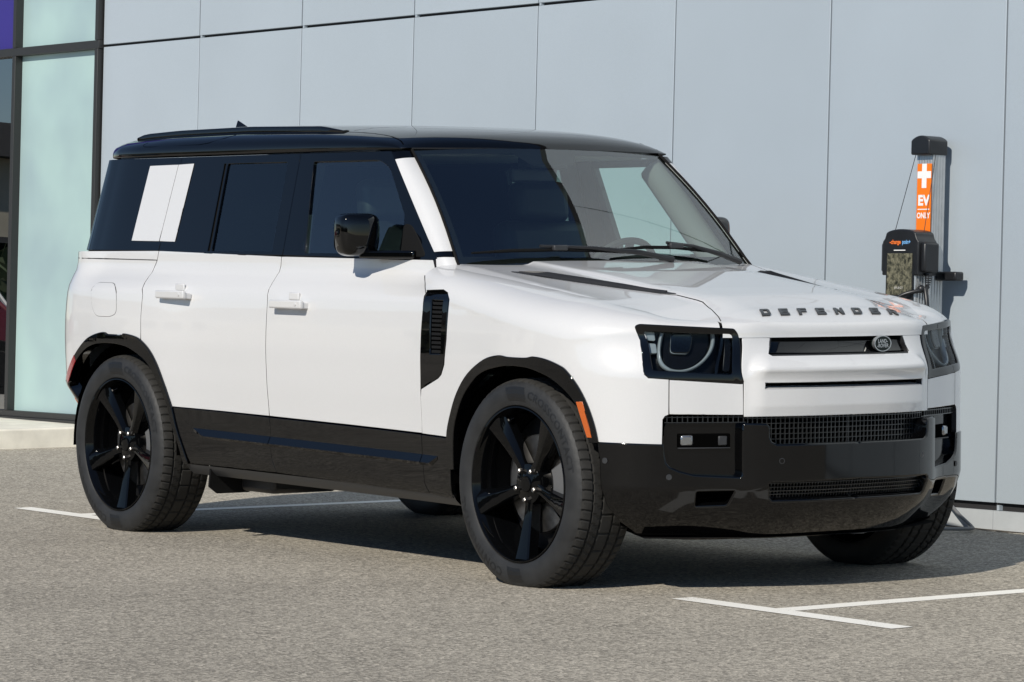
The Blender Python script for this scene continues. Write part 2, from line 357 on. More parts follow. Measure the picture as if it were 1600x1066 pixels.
# ============================================================ SETTING
def asphalt_mat(name,c1,c2,scale=1.0,fleck=.5):
    m,nt,b=new_mat(name); tc=N(nt,'ShaderNodeTexCoord'); g=tc.outputs['Object']
    def noise(s,d=2,r=.5):
        n=N(nt,'ShaderNodeTexNoise'); n.inputs['Scale'].default_value=s; n.inputs['Detail'].default_value=d; n.inputs['Roughness'].default_value=r; nt.links.new(g,n.inputs['Vector']); return n.outputs['Fac']
    fine=noise(150,3,.75); mid=noise(9,5,.6); big=noise(.55,4,.55)
    v=N(nt,'ShaderNodeTexVoronoi'); v.inputs['Scale'].default_value=88*scale; nt.links.new(g,v.inputs['Vector'])
    cr=N(nt,'ShaderNodeValToRGB'); cr.color_ramp.elements[0].position=.36; cr.color_ramp.elements[0].color=tuple(c1)+(1,); cr.color_ramp.elements[1].position=.66; cr.color_ramp.elements[1].color=tuple(c2)+(1,)
    nt.links.new(fine,cr.inputs[0])
    sep=N(nt,'ShaderNodeSeparateColor'); nt.links.new(v.outputs['Color'],sep.inputs[0])
    r2=N(nt,'ShaderNodeMapRange'); r2.inputs[1].default_value=0; r2.inputs[2].default_value=1; r2.inputs[3].default_value=.60; r2.inputs[4].default_value=1.42; nt.links.new(sep.outputs[0],r2.inputs[0])
    r3=N(nt,'ShaderNodeMapRange'); r3.inputs[1].default_value=.3; r3.inputs[2].default_value=.7; r3.inputs[3].default_value=.84; r3.inputs[4].default_value=1.11; nt.links.new(big,r3.inputs[0])
    r4=N(nt,'ShaderNodeMapRange'); r4.inputs[1].default_value=.3; r4.inputs[2].default_value=.7; r4.inputs[3].default_value=.93; r4.inputs[4].default_value=1.07; nt.links.new(mid,r4.inputs[0])
    m1=N(nt,'ShaderNodeMath',operation='MULTIPLY'); nt.links.new(r2.outputs[0],m1.inputs[0]); nt.links.new(r3.outputs[0],m1.inputs[1])
    m2=N(nt,'ShaderNodeMath',operation='MULTIPLY'); nt.links.new(m1.outputs[0],m2.inputs[0]); nt.links.new(r4.outputs[0],m2.inputs[1])
    vm=N(nt,'ShaderNodeVectorMath',operation='SCALE'); nt.links.new(cr.outputs[0],vm.inputs[0]); nt.links.new(m2.outputs[0],vm.inputs['Scale'])
    # sparse pale and dark stones
    gt=N(nt,'ShaderNodeMath',operation='GREATER_THAN'); gt.inputs[1].default_value=.93; nt.links.new(sep.outputs[1],gt.inputs[0])
    fl=N(nt,'ShaderNodeMath',operation='MULTIPLY'); fl.inputs[1].default_value=fleck; nt.links.new(gt.outputs[0],fl.inputs[0])
    mx=N(nt,'ShaderNodeMix',data_type='RGBA'); mx.inputs[7].default_value=(min(1,c2[0]*1.5),min(1,c2[1]*1.5),min(1,c2[2]*1.5),1); nt.links.new(fl.outputs[0],mx.inputs[0]); nt.links.new(vm.outputs[0],mx.inputs[6])
    nt.links.new(mx.outputs[2],b.inputs['Base Color']); b.inputs['Roughness'].default_value=.85; b.inputs['Specular IOR Level'].default_value=.3
    bp=N(nt,'ShaderNodeBump'); bp.inputs['Strength'].default_value=.55; bp.inputs['Distance'].default_value=.004
    ad=N(nt,'ShaderNodeMath',operation='ADD'); nt.links.new(fine,ad.inputs[0]); nt.links.new(v.outputs['Distance'],ad.inputs[1]); nt.links.new(ad.outputs[0],bp.inputs['Height']); nt.links.new(bp.outputs[0],b.inputs['Normal'])
    return m
M['asphalt']=asphalt_mat('weathered_asphalt',(.215,.196,.160),(.50,.452,.372))
def line_mat():
    m,nt,b=new_mat('worn_white_line_paint'); tc=N(nt,'ShaderNodeTexCoord')
    n=N(nt,'ShaderNodeTexNoise'); n.inputs['Scale'].default_value=110; n.inputs['Detail'].default_value=4; nt.links.new(tc.outputs['Object'],n.inputs['Vector'])
    n2=N(nt,'ShaderNodeTexNoise'); n2.inputs['Scale'].default_value=6; n2.inputs['Detail'].default_value=5; nt.links.new(tc.outputs['Object'],n2.inputs['Vector'])
    ad=N(nt,'ShaderNodeMath',operation='MULTIPLY_ADD'); ad.inputs[1].default_value=.5; nt.links.new(n2.outputs['Fac'],ad.inputs[0]); nt.links.new(n.outputs['Fac'],ad.inputs[2])
    cr=N(nt,'ShaderNodeValToRGB'); cr.color_ramp.elements[0].position=.50; cr.color_ramp.elements[0].color=(.45,.42,.36,1); cr.color_ramp.elements[1].position=.60; cr.color_ramp.elements[1].color=(.93,.90,.82,1)
    nt.links.new(ad.outputs[0],cr.inputs[0]); nt.links.new(cr.outputs[0],b.inputs['Base Color']); b.inputs['Roughness'].default_value=.7
    bp=N(nt,'ShaderNodeBump'); bp.inputs['Strength'].default_value=.4; bp.inputs['Distance'].default_value=.003; nt.links.new(n.outputs['Fac'],bp.inputs['Height']); nt.links.new(bp.outputs[0],b.inputs['Normal'])
    return m
M['line']=line_mat()
g=MB(); g.add([(-150,-220,0),(150,-220,0),(150,60,0),(-150,60,0)],[(0,1,2,3)]); tag(g.build('ground',M['asphalt']),kind='structure')
def strip(name,pts,z=.0012):
    b=MB(); n=len(pts)//2; b.add([(x,y,z) for x,y in pts],[tuple(range(len(pts)))]); return tag(b.build(name,M['line']),kind='structure')
def lineseg(x0,y0,x1,y1,wd,z):
    a=Vector((x0,y0));b=Vector((x1,y1)); d=(b-a).normalized(); n=Vector((-d.y,d.x))*wd/2
    return strip('parking_line',[tuple(a+n),tuple(a-n),tuple(b-n),tuple(b+n)],z)
lineseg(.70,-.725,1.885,-.725,.10,.0022)
lineseg(1.215,-.72,1.205,2.30,.10,.0012)
lineseg(-4.40,-.70,-3.30,-.70,.10,.0022)
lineseg(-3.88,-.69,-3.72,2.30,.10,.0012)
# --- building frame: local x along the wall, y into it, z up
D_=Vector((.99965,.0250,.0081)).normalized(); V_=Vector((-.00875,.03167,.99946)); Y_=V_.cross(D_).normalized(); V_=D_.cross(Y_).normalized()
WM=Matrix(((D_.x,Y_.x,V_.x,-.9),(D_.y,Y_.y,V_.y,2.355),(D_.z,Y_.z,V_.z,0),(0,0,0,1)))
def panel_mat():
    m,nt,b=new_mat('silver_composite_panel'); tc=N(nt,'ShaderNodeTexCoord')
    n=N(nt,'ShaderNodeTexNoise'); n.inputs['Scale'].default_value=.9; n.inputs['Detail'].default_value=5; nt.links.new(tc.outputs['Object'],n.inputs['Vector'])
    n2=N(nt,'ShaderNodeTexNoise'); n2.inputs['Scale'].default_value=420; nt.links.new(tc.outputs['Object'],n2.inputs['Vector'])
    oi=N(nt,'ShaderNodeObjectInfo')
    cr=N(nt,'ShaderNodeValToRGB'); cr.color_ramp.elements[0].position=.3; cr.color_ramp.elements[0].color=(.40,.455,.50,1); cr.color_ramp.elements[1].position=.75; cr.color_ramp.elements[1].color=(.435,.495,.545,1)
    nt.links.new(n.outputs['Fac'],cr.inputs[0])
    mr=N(nt,'ShaderNodeMapRange'); mr.inputs[3].default_value=.97; mr.inputs[4].default_value=1.03; nt.links.new(oi.outputs['Random'],mr.inputs[0])
    mr2=N(nt,'ShaderNodeMapRange'); mr2.inputs[1].default_value=.3; mr2.inputs[2].default_value=.7; mr2.inputs[3].default_value=.94; mr2.inputs[4].default_value=1.06; nt.links.new(n2.outputs['Fac'],mr2.inputs[0])
    mm=N(nt,'ShaderNodeMath',operation='MULTIPLY'); nt.links.new(mr.outputs[0],mm.inputs[0]); nt.links.new(mr2.outputs[0],mm.inputs[1])
    vm=N(nt,'ShaderNodeVectorMath',operation='SCALE'); nt.links.new(cr.outputs[0],vm.inputs[0]); nt.links.new(mm.outputs[0],vm.inputs['Scale'])
    nt.links.new(vm.outputs[0],b.inputs['Base Color']); b.inputs['Roughness'].default_value=.48; b.inputs['Metallic'].default_value=.15; b.inputs['Specular IOR Level'].default_value=.5
    return m
M['wall']=panel_mat(); M['mullion']=mat('bronze_mullion',(.045,.045,.044),.45,metal=.4)
M['basewall']=mat('painted_concrete_base',(.42,.445,.46),.75,noise=.06,nscale=8,bump=.4,bscale=60)
M['purple']=mat('purple_sign_panel',(.035,.022,.20),.35,noise=.05,nscale=3)
def frost_mat():
    m,nt,b=new_mat('frosted_glass'); tc=N(nt,'ShaderNodeTexCoord')
    n=N(nt,'ShaderNodeTexNoise'); n.inputs['Scale'].default_value=1.3; n.inputs['Detail'].default_value=3; nt.links.new(tc.outputs['Object'],n.inputs['Vector'])
    cr=N(nt,'ShaderNodeValToRGB'); cr.color_ramp.elements[0].position=.35; cr.color_ramp.elements[0].color=(.32,.43,.45,1); cr.color_ramp.elements[1].position=.65; cr.color_ramp.elements[1].color=(.40,.55,.53,1)
    nt.links.new(n.outputs['Fac'],cr.inputs[0]); nt.links.new(cr.outputs[0],b.inputs['Base Color']); b.inputs['Roughness'].default_value=.35; b.inputs['Coat Weight'].default_value=.3
    return m
M['frosted']=frost_mat()
M['concrete']=mat('pale_concrete',(.74,.70,.60),.85,noise=.12,nscale=7,bump=.5,bscale=90)
bld=empty('dealership_building',label='silver panelled dealership wall with frosted glass strip at its left end',cat='building'); bld.matrix_world=WM
def bx(name,x0,x1,y0,y1,z0,z1,m,parent=bld,bevel=0):
    b=MB(); b.box(((x0+x1)/2,(y0+y1)/2,(z0+z1)/2),(x1-x0,y1-y0,z1-z0)); return b.build(name,m,parent,bevel=bevel)
SJ=[-7.875,-6.745,-5.640,-4.527,-3.404,-2.269,-1.115,.058,1.215,2.37,3.52,4.67,5.82]
HJ=[.116,2.594,5.05]
for i in range(len(SJ)-1):
    for j in range(len(HJ)-1):
        gw=.0045 if SJ[i]<-2 else .006
        r_=random.Random(i*7+j)
        p=bx('wall_panel',SJ[i]+gw,SJ[i+1]-gw,r_.uniform(-.001,.001),.03,HJ[j]+.008,HJ[j+1]-.008,M['wall'],bevel=.0015)
bx('wall_core',-7.87,5.9,.022,.6,-.3,5.2,M['joint'])
for i in range(6,len(SJ)-1): bx('base_panel',SJ[i]+.001,SJ[i+1]-.001,-.012,.02,-.25,.088,M['basewall'])
bx('base_panel',-7.87,SJ[6]-.001,-.012,.02,-.25,.088,M['basewall'])
for h in (2.594,):
    for s in SJ[1:8]: bx('joint_clip',s+.012,s+.026,-.001,.024,h-.007,h+.007,M['wall'])
bx('joint_clip',.07,.085,-.001,.024,.09,.114,M['wall'])
# glazed end
def glaz(x0,x1,z0,z1,m,name='window_pane'): return bx(name,x0,x1,.02,.035,z0,z1,m)
for x in (-7.905,-8.955,-10.6,-12.2,-13.8,-15.4,-17.0): bx('mullion',x-.02,x+.02,-.035,.06,.245 if x<-8 else .245,2.577,M['mullion'],bevel=.002); bx('mullion',x-.02,x+.02,-.035,.06,2.632,5.1,M['mullion'],bevel=.002)
bx('transom',-17.0,-7.88,-.03,.06,2.578,2.631,M['mullion'],bevel=.002); bx('transom',-17.0,-7.88,-.032,.06,.207,.244,M['mullion'],bevel=.002); bx('sill',-17.0,-7.88,-.05,.06,.12,.206,M['mullion'],bevel=.003)
glaz(-8.934,-7.926,.245,2.577,M['frosted']); glaz(-8.934,-7.926,2.632,5.1,M['frosted'])
M['mirrorglass']=glass('reflective_shop_glass',(.20,.26,.25),2.2)
glaz(-10.58,-8.976,.245,2.577,M['mirrorglass']); glaz(-10.58,-8.976,2.632,5.1,M['purple'],'sign_panel'); glaz(-12.18,-10.62,.245,2.577,M['mirrorglass']); glaz(-12.18,-10.62,2.632,5.1,M['purple'],'sign_panel')
for k in range(3):
    x0=-13.78-1.6*k; glaz(x0,x0+1.56,.245,2.577,M['mirrorglass']); glaz(x0,x0+1.56,2.632,5.1,M['purple'],'sign_panel')
M['interior']=mat('showroom_interior',(.10,.10,.095),.8)
bx('interior_wall',-17.0,-7.9,3.0,3.1,.1,5.1,M['interior']); bx('interior_floor',-17.0,-7.9,.08,3.0,.06,.12,M['interior']); bx('interior_ceiling',-17.0,-7.9,.08,3.0,2.58,2.63,M['interior'])
bx('interior_wall',-7.93,-7.88,.08,3.0,.1,5.1,M['interior'])
# concrete walkway whose end face shows behind the car
sb=MB(); sb.add([(-8.62,-3.5,.128),(-8.61,2.25,.122),(-19,2.0,.122),(-19,-3.5,.128),(-8.60,-3.5,-.1),(-8.59,2.25,-.1),(-19,2.0,-.1),(-19,-3.5,-.1)],[(0,1,2,3),(0,4,5,1),(3,7,4,0)])
tag(sb.build('walkway',M['concrete'],bevel=.012,seg=3),kind='structure')
M['grit']=mat('brown_grit',(.09,.075,.055),.95,noise=.4,nscale=60)
b=MB(); r_=random.Random(4); vs=[];n_=260
for i in range(n_+1):
    s_=-7.8+12.5*i/n_; base=WM@Vector((s_,-.013,0)); vs+=[(base.x,base.y+.01,.003),(base.x+r_.uniform(-.01,.01),base.y-.012-.035*r_.random()**2,.003)]
b.add(vs,[(2*i,2*i+1,2*i+3,2*i+2) for i in range(n_)]); tag(b.build('wall_foot_grit',M['grit'],fixn=False),kind='stuff')
# ============================================================ CAR
car=empty('parked_suv',label='white off-road SUV with black roof and black wheels parked along the silver wall',cat='car')
def SG(t,w): return S(t,w)
def mirror_pair(fn):
    return [fn(False),fn(True)]
seam_ff=[(-0.732,1.171),(-0.700,1.135),(-0.674,1.09),(-0.655,1.03),(-0.655,0.97),(-0.664,0.843),(-0.671,0.691),(-0.675,0.546)]
seam_mid=[(-1.825,1.238),(-1.828,1.196),(-1.836,1.15),(-1.830,1.10),(-1.818,1.05),(-1.815,0.95),(-1.816,0.8),(-1.814,0.68),(-1.809,0.564)]
seam_rr=[(-2.828,1.257),(-2.838,1.216),(-2.860,1.180),(-2.850,1.140),(-2.800,1.06),(-2.802,0.97),(-2.797,0.862)]
arch_r=[(-2.797,.8615),(-2.734,0.824),(-2.685,0.778),(-2.645,0.722),(-2.608,.655),(-2.569,0.573)]
arch_r2=[(-2.797,.8615),(-2.85,.875),(-2.929,0.884),(-2.955,0.878),(-3.077,0.878),(-3.101,0.886),(-3.170,0.878),(-3.25,.858),(-3.311,0.831),(-3.384,0.783),(-3.45,.72),(-3.50,.655)]
front_door=[(-0.776,1.231),(-0.764,1.20)]+seam_ff+[(-1.2,.555)]+seam_mid[::-1]
panel('front_door',front_door,P,M['white'],car,gap=.0038)
rear_door=seam_mid+[(-2.2,.569)]+[arch_r[-1]]+arch_r[::-1][1:]+seam_rr[::-1][1:]
panel('rear_door',rear_door,P,M['white'],car,gap=.0038)
quarter=seam_rr+arch_r2[1:]+[(-3.535,.655),(-4.05,.655),(-4.12,.95),(-4.12,1.24)]+[(-3.8,1.25),(-3.4,1.253)]
panel('rear_quarter_panel',quarter,P,M['white'],car,gap=.0038)
fend=[(-0.728,1.171),(-.702,1.140),(-0.676,1.112),(-0.534,1.117),(-0.498,1.106),(-0.472,1.078),(-0.474,0.924),(-0.489,0.824),(-0.512,0.785),(-0.536,0.769),(-0.664,0.722),(-.671,.69),(-.675,.546),(-0.485,0.541),
 (-0.449,0.628),(-0.390,0.719),(-0.312,0.792),(-0.195,0.849),(-0.094,0.868),(-0.03,0.864),(0.08,0.864),(0.129,0.870),(0.197,0.862),(0.265,.842),(0.301,0.822),(0.350,0.770),(0.39,.705),(0.420,.63),(0.434,.565),
 (.56,.563),(.680,.560),(.682,.652),(.690,.664),(.704,.670),(.704,.800),(.628,.805),(.612,.818),(.545,.992),(.556,1.001)]
def on_s(t,z):   # w for a wanted z on the rolled part
    a=zs(t)
    if z<=a: return z
    lo,hi=a,a+1
    for _ in range(30):
        m=(lo+hi)/2
        if S(t,m)[2]<z: lo=m
        else: hi=m
    return (lo+hi)/2
def inv_xy(x,y,g=(0,2)):
    u=np.array(g,float)
    for _ in range(40):
        f=S(*u)[:2]-(x,y)
        if np.abs(f).max()<1e-5: break
        h=1e-3; J=np.c_[(S(u[0]+h,u[1])-S(u[0]-h,u[1]))[:2]/(2*h),(S(u[0],u[1]+h)-S(u[0],u[1]-h))[:2]/(2*h)]
        s=np.linalg.lstsq(J,-f,rcond=None)[0]; s*=min(1,.2/max(1e-9,np.abs(s).max())); u=u+s
    return tuple(u)
shut=[(-.680,-.748),(-.443,-.668),(-.2,-.592),(0,-.522),(.15,-.470),(.294,-.428),(.443,-.423),(.522,-.444),(.600,-.475),(.652,-.502)]
# side part of the wing
fo=[]
for t,z in fend: fo.append((t,on_s(t,z)))
top=[(t,on_s(t,zz)) for t,zz in [(.62,.998),(.70,.995),(.78,.992),(.84,.989),(.862,.988)]]
TS=[float(a) for a in np.linspace(.862,-.62,76)]+[-.66,-.70,-.722]
w1=[(t,zs(t)+1) for t in TS]
fend_side=fo+top+w1
Ftop=lambda k: S(k,zs(k)+1)
fb=MB(); panel('w',fend_side,S,M['white'],None,gap=.0015,mb=fb,build=False,edge=.0005,res=.03)
# top part in plan
ed=[tuple(Ftop(t)[:2]) for t in TS]
plan=[(x,y-.0025) for x,y in shut]+ed
panel('w',plan,T,M['white'],None,mb=fb,build=False,edge=.0002,thick=.012,res=.03)
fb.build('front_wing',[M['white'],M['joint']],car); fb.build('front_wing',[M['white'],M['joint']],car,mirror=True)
gl=[(-.6555,1.02),(-.6595,1.06),(-.668,1.10),(-.690,1.135),(-.724,1.168)]; gl=[(t,on_s(t,z)) for t,z in gl]
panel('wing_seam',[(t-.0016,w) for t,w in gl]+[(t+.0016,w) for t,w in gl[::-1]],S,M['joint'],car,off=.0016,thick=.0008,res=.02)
# bonnet: plan heightfield + rolled front lip
hb=MB()
lipt=[.872,.9,.93,.96,1.0,1.05,1.1,1.15,1.2,1.26,1.32,1.38,1.45]
tmax=float(LOW.tmax)
lipt=[t for t in lipt if t<tmax-.01]+[tmax]
le=[tuple(Ftop(t)[:2]) for t in lipt]
sh=[(x,y+.0025) for x,y in shut]
half=sh+[le[0]]+le[1:]; full=half+[(x,-y) for x,y in half[::-1][1:]]
full[0]=(-.680,-.745); full[-1]=(-.680,.745)
cowl_back=[(-.688+.085*(1-(y/.75)**2)+.006,y) for y in (.70,.6,.45,.3,.15,0,-.15,-.3,-.45,-.6,-.70)]
full=full+cowl_back
panel('w',full,T,M['white'],None,mb=hb,build=False,res=.03,edge=.0002,thick=.012)
for sgn in (1,-1):
    vs=[];ns=[];fs=[];K=9
    for t in lipt:
        a=zs(t); ws=[.952,.958]+[a+(1)*k/(K-2) for k in range(K-1)]
        for wv in ws:
            p=S(t,wv); n=snormal(S,t,wv)
            if wv>=a+1: n=snormal(T,p[0],p[1])
            if t==tmax: n=np.array([n[0],0,n[2]]); n/=np.linalg.norm(n)
            vs.append((p[0],p[1]*sgn,p[2])); ns.append((n[0],n[1]*sgn,n[2]))
    m_=len(ws)
    for i in range(len(lipt)-1):
        for k in range(m_-1):
            q=(i*m_+k,(i+1)*m_+k,(i+1)*m_+k+1,i*m_+k+1); fs.append(q if sgn>0 else q[::-1])
    hb.add(vs,fs,ns)
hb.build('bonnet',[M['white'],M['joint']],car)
# dark liners behind the seams
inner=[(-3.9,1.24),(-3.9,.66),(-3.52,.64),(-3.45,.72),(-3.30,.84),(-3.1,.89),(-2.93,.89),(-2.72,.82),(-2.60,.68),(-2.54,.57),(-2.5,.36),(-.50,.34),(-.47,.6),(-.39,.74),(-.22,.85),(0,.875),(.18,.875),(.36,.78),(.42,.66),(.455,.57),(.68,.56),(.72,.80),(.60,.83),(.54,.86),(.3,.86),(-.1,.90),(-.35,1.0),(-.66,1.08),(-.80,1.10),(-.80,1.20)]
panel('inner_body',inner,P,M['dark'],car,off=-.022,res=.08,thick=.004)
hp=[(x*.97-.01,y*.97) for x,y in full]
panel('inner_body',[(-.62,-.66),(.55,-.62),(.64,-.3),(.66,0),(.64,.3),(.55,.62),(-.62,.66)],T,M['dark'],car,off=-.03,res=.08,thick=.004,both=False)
# tailgate and rear lamps (hidden from here, closed for other views)
tg=[(-4.126,.56),(LOW.tmin,.56),(LOW.tmin,1.25),(-4.126,1.25)]
panel('tailgate',tg,P,M['white'],car,gap=.002)
panel('tail_lamp',rounded([(-4.10,.80),(-3.98,.80),(-3.98,1.12),(-4.10,1.12)],.01),P,M['red_lens'],car,off=.006,thick=.02)
def PR(t,z,o=0.): return P(t,z,o+max(0,.64-z)*.55)
panel('rear_bumper',[(-3.535,.653),(-3.508,.60),(-3.475,.52),(-3.47,.46),(-3.52,.44),(-4.1,.44),(LOW.tmin,.44),(LOW.tmin,.556),(-4.12,.556),(-4.12,.653)],PR,M['bgloss'],car,off=.006,thick=.05,edge=.005)
panel('rear_marker',[(-3.585,.575),(-3.570,.575),(-3.570,.535),(-3.585,.535)],PR,M['orange_lens'],car,off=.008,thick=.004)
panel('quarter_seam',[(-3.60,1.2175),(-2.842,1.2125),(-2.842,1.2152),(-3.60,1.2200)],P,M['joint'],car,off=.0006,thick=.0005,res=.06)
# ---- lower cladding
clad_f=[(-.485,.539),(-.675,.544),(-1.2,.552),(-1.808,.561)]+[(-1.802,.50),(-1.815,.436),(-1.803,.375),(-1.779,.328)]+[(-1.45,.326),(-.648,.309),(-.66,.36),(-.655,.46),(-.655,.53)]
seamc=[(-1.808,.560),(-1.800,.50),(-1.813,.44),(-1.803,.375),(-1.779,.328)]
panel('door_cladding',[(-.678,.542),(-1.2,.551)]+seamc+[(-1.45,.322),(-.655,.308),(-.678,.35)],P,M['bgloss'],car,gap=.002,off=.002)
panel('door_cladding',seamc[::-1]+[(-2.2,.568),(-2.572,.572),(-2.55,.50),(-2.515,.43),(-2.456,.330)],P,M['bgloss'],car,gap=.002,off=.002)
panel('wing_cladding',[(-.487,.537),(-.676,.541),(-.677,.35),(-.652,.309),(-.49,.300),(-.478,.42)],P,M['bgloss'],car,gap=.002,off=.002)
def cladstrip(u0,u1,mir,e0=0,e1=0):
    b=MB(); K=24; vs=[];
    for i in range(K+1):
        u=u0+(u1-u0)*i/K; z1=.486+(u+2.3)*(-.0135); z0=z1-.030
        n=snormal(P,u,.47); a=P(u,z1)+n*.0025; c_=P(u,z0)+n*.017; d=P(u,z0-.012)+n*.004
        k=min(1,(u1-u)/.05+.05 if e1 else 1,(u-u0)/.09+.05 if e0 else 1)
        c_=a*(1-k)+c_*k if k<1 else c_; c_[2]=a[2]-(a[2]-z0)*max(k,.1); d=P(u,c_[2]-.012)+n*.003
        vs+= [a,c_,d]
    fs=[]
    for i in range(K):
        for k in range(2): fs.append((i*3+k,i*3+k+1,(i+1)*3+k+1,(i+1)*3+k))
    b.add(vs,fs); return b.build('cladding_ridge',M['bgloss'],car,smooth=True,angle=20,mirror=mir)
for mir in (False,True):
    cladstrip(-2.41,-1.806,mir,1,0); cladstrip(-1.801,-.678,mir)
    c_=cladstrip(-.673,-.565,mir,0,1)
def sillf(mir):
    b=MB(); K=40; vs=[];fs=[]
    for i in range(K+1):
        u=-2.50+(2.02)*i/K; z1=.326-.012*(u+2.5)/2
        a=P(u,.33); y=a[1]
        vs+=[(u,y+.006,z1),(u,y+.012,z1-.010),(u,y+.020,z1-.022),(u,y+.045,z1-.044),(u,y+.16,z1-.052),(u,y+.30,z1-.01)]
    for i in range(K):
        for k in range(5): fs.append((i*6+k,i*6+k+1,(i+1)*6+k+1,(i+1)*6+k))
    b.add(vs,fs); return b.build('sill',M['trim'],car,smooth=True,angle=35,mirror=mir)
sillf(False); sillf(True)
# ---- wheel arch trims
ro=[(-3.535,0.66),(-3.46,.725),(-3.384,0.785),(-3.311,0.831),(-3.25,.858),(-3.170,0.878),(-3.101,0.886),(-3.077,0.876),(-2.955,0.876),(-2.929,0.884),(-2.85,.876),(-2.797,.8615),(-2.734,0.826),(-2.685,0.780),(-2.645,.724),(-2.608,.655),(-2.569,0.574),(-2.545,.50),(-2.515,.43),(-2.47,.33)]
ri=[(-2.50,.33),(-2.535,.43),(-2.572,.50),(-2.594,0.574),(-2.629,0.635),(-2.66,.68),(-2.69,0.718),(-2.754,0.774),(-2.86,0.819),(-2.94,.837),(-3.023,0.843),(-3.11,.843),(-3.200,0.834),(-3.29,.808),(-3.368,0.765),(-3.44,.71),(-3.50,0.64)]
fo_=[(-.478,.42),(-0.484,0.542),(-0.449,0.630),(-0.390,0.721),(-0.312,0.794),(-0.195,0.851),(-0.094,0.870),(-0.03,0.866),(0.08,0.866),(0.129,0.872),(0.197,0.864),(0.265,.844),(0.301,0.824),(0.350,0.772),(0.39,.707),(0.420,.632),(0.437,.565)]
fi_=[(0.402,.565),(0.385,.63),(0.353,0.697),(0.300,0.753),(0.220,0.801),(0.120,0.830),(.04,.838),(-0.04,0.838),(-0.130,0.826),(-.20,.81),(-0.265,0.780),(-0.345,0.715),(-.40,.64),(-.435,.56),(-.447,.42)]
def smo(L,keep=()):
    c=_crp(L,4); return [tuple(a) for a in c]
def _crp(L,n):
    p=np.array(L,float); p=np.vstack([2*p[0]-p[1],p,2*p[-1]-p[-2]]); out=[]
    for i in range(1,len(p)-2):
        for t in np.linspace(0,1,n,endpoint=False):
            p0,p1,p2,p3=p[i-1:i+3]; out.append(.5*((2*p1)+(-p0+p2)*t+(2*p0-5*p1+4*p2-p3)*t*t+(-p0+3*p1-3*p2+p3)*t**3))
    out.append(p[-2]); return out
for nm,o_,i_ in (('wheel_arch_trim',smo(ro),smo(ri)),('wheel_arch_trim',smo(fo_),smo(fi_))):
    panel(nm,o_+i_,P,M['bgloss'],car,off=.010,thick=.05,res=.025,edge=.003)
panel('side_reflector',[(0.349,0.712),(0.376,0.713),(0.414,0.583),(0.394,0.583)],P,M['orange_lens'],car,off=.0115,thick=.004)
panel('side_reflector',[(-3.40,.775),(-3.385,.752),(-3.49,.648),(-3.525,.664)],P,M['red_lens'],car,off=.0115,thick=.004)
# wheel wells
def well(cx,mir,zt=.86,r=.462):
    b=MB(); K=26; vs=[];fs=[]
    for i in range(K+1):
        a=math.pi*i/K; x=cx+r*math.cos(a); z=.36+(zt-.38)*math.sin(a)
        if i in (0,K): z=.36
        vs+=[(x,-(.93 if cx<-1 else .93-.07*max(0,math.cos(a))),z),(x,-.55,z)]
    for i in range(K): fs.append((2*i,2*i+1,2*i+3,2*i+2))
    vs+=[(cx,-.55,.3)]; c=len(vs)-1
    for i in range(K): fs.append((2*i+1,2*i+3,c))
    b.add(vs,fs); return b.build('wheel_well',M['dark'],car,mirror=mir)
for cx in (0,-3.022):
    for mir in (False,True): well(cx,mir)
# underbody
ub=MB(); ub.box((-1.5,0,.36),(3.9,1.50,.10)); ub.box((-1.6,0,.29),(1.9,.55,.08)); ub.box((-3.45,0,.40),(.5,1.2,.14)); ub.box((.05,0,.33),(.8,1.0,.14))
ub.tube([(-3.022,-.62,.36),(-3.022,.62,.36)],.04); ub.tube([(0,-.62,.34),(0,.62,.34)],.035)
ub.box((-1.52,0,.62),(4.2,1.5,.06))
ub.build('underbody',M['dark'],car)
for mir in (1,-1):
    mf=MB(); mf.add([(-2.33,-.90*mir,.33),(-2.33,-.66*mir,.33),(-2.345,-.66*mir,.225),(-2.345,-.70*mir,.205),(-2.345,-.86*mir,.205),(-2.345,-.90*mir,.235)],[tuple(range(6))]); 
    o=mf.build('mud_flap',M['bmatte'],car,fixn=False); s_=o.modifiers.new('s','SOLIDIFY'); s_.thickness=.012
    ub2=MB(); ub2.box((-2.16,-.60*mir,.265),(.26,.34,.10)); ub2.build('suspension_arm',M['bsatin'],car,bevel=.02)
# ============================================================ FRONT
TM=tmax
def tof(y):  # contour parameter of a |y| on the front
    lo,hi=.6,TM
    for _ in range(40):
        m=(lo+hi)/2
        if abs(LOW(m)[1])>abs(y): lo=m
        else: hi=m
    return (lo+hi)/2
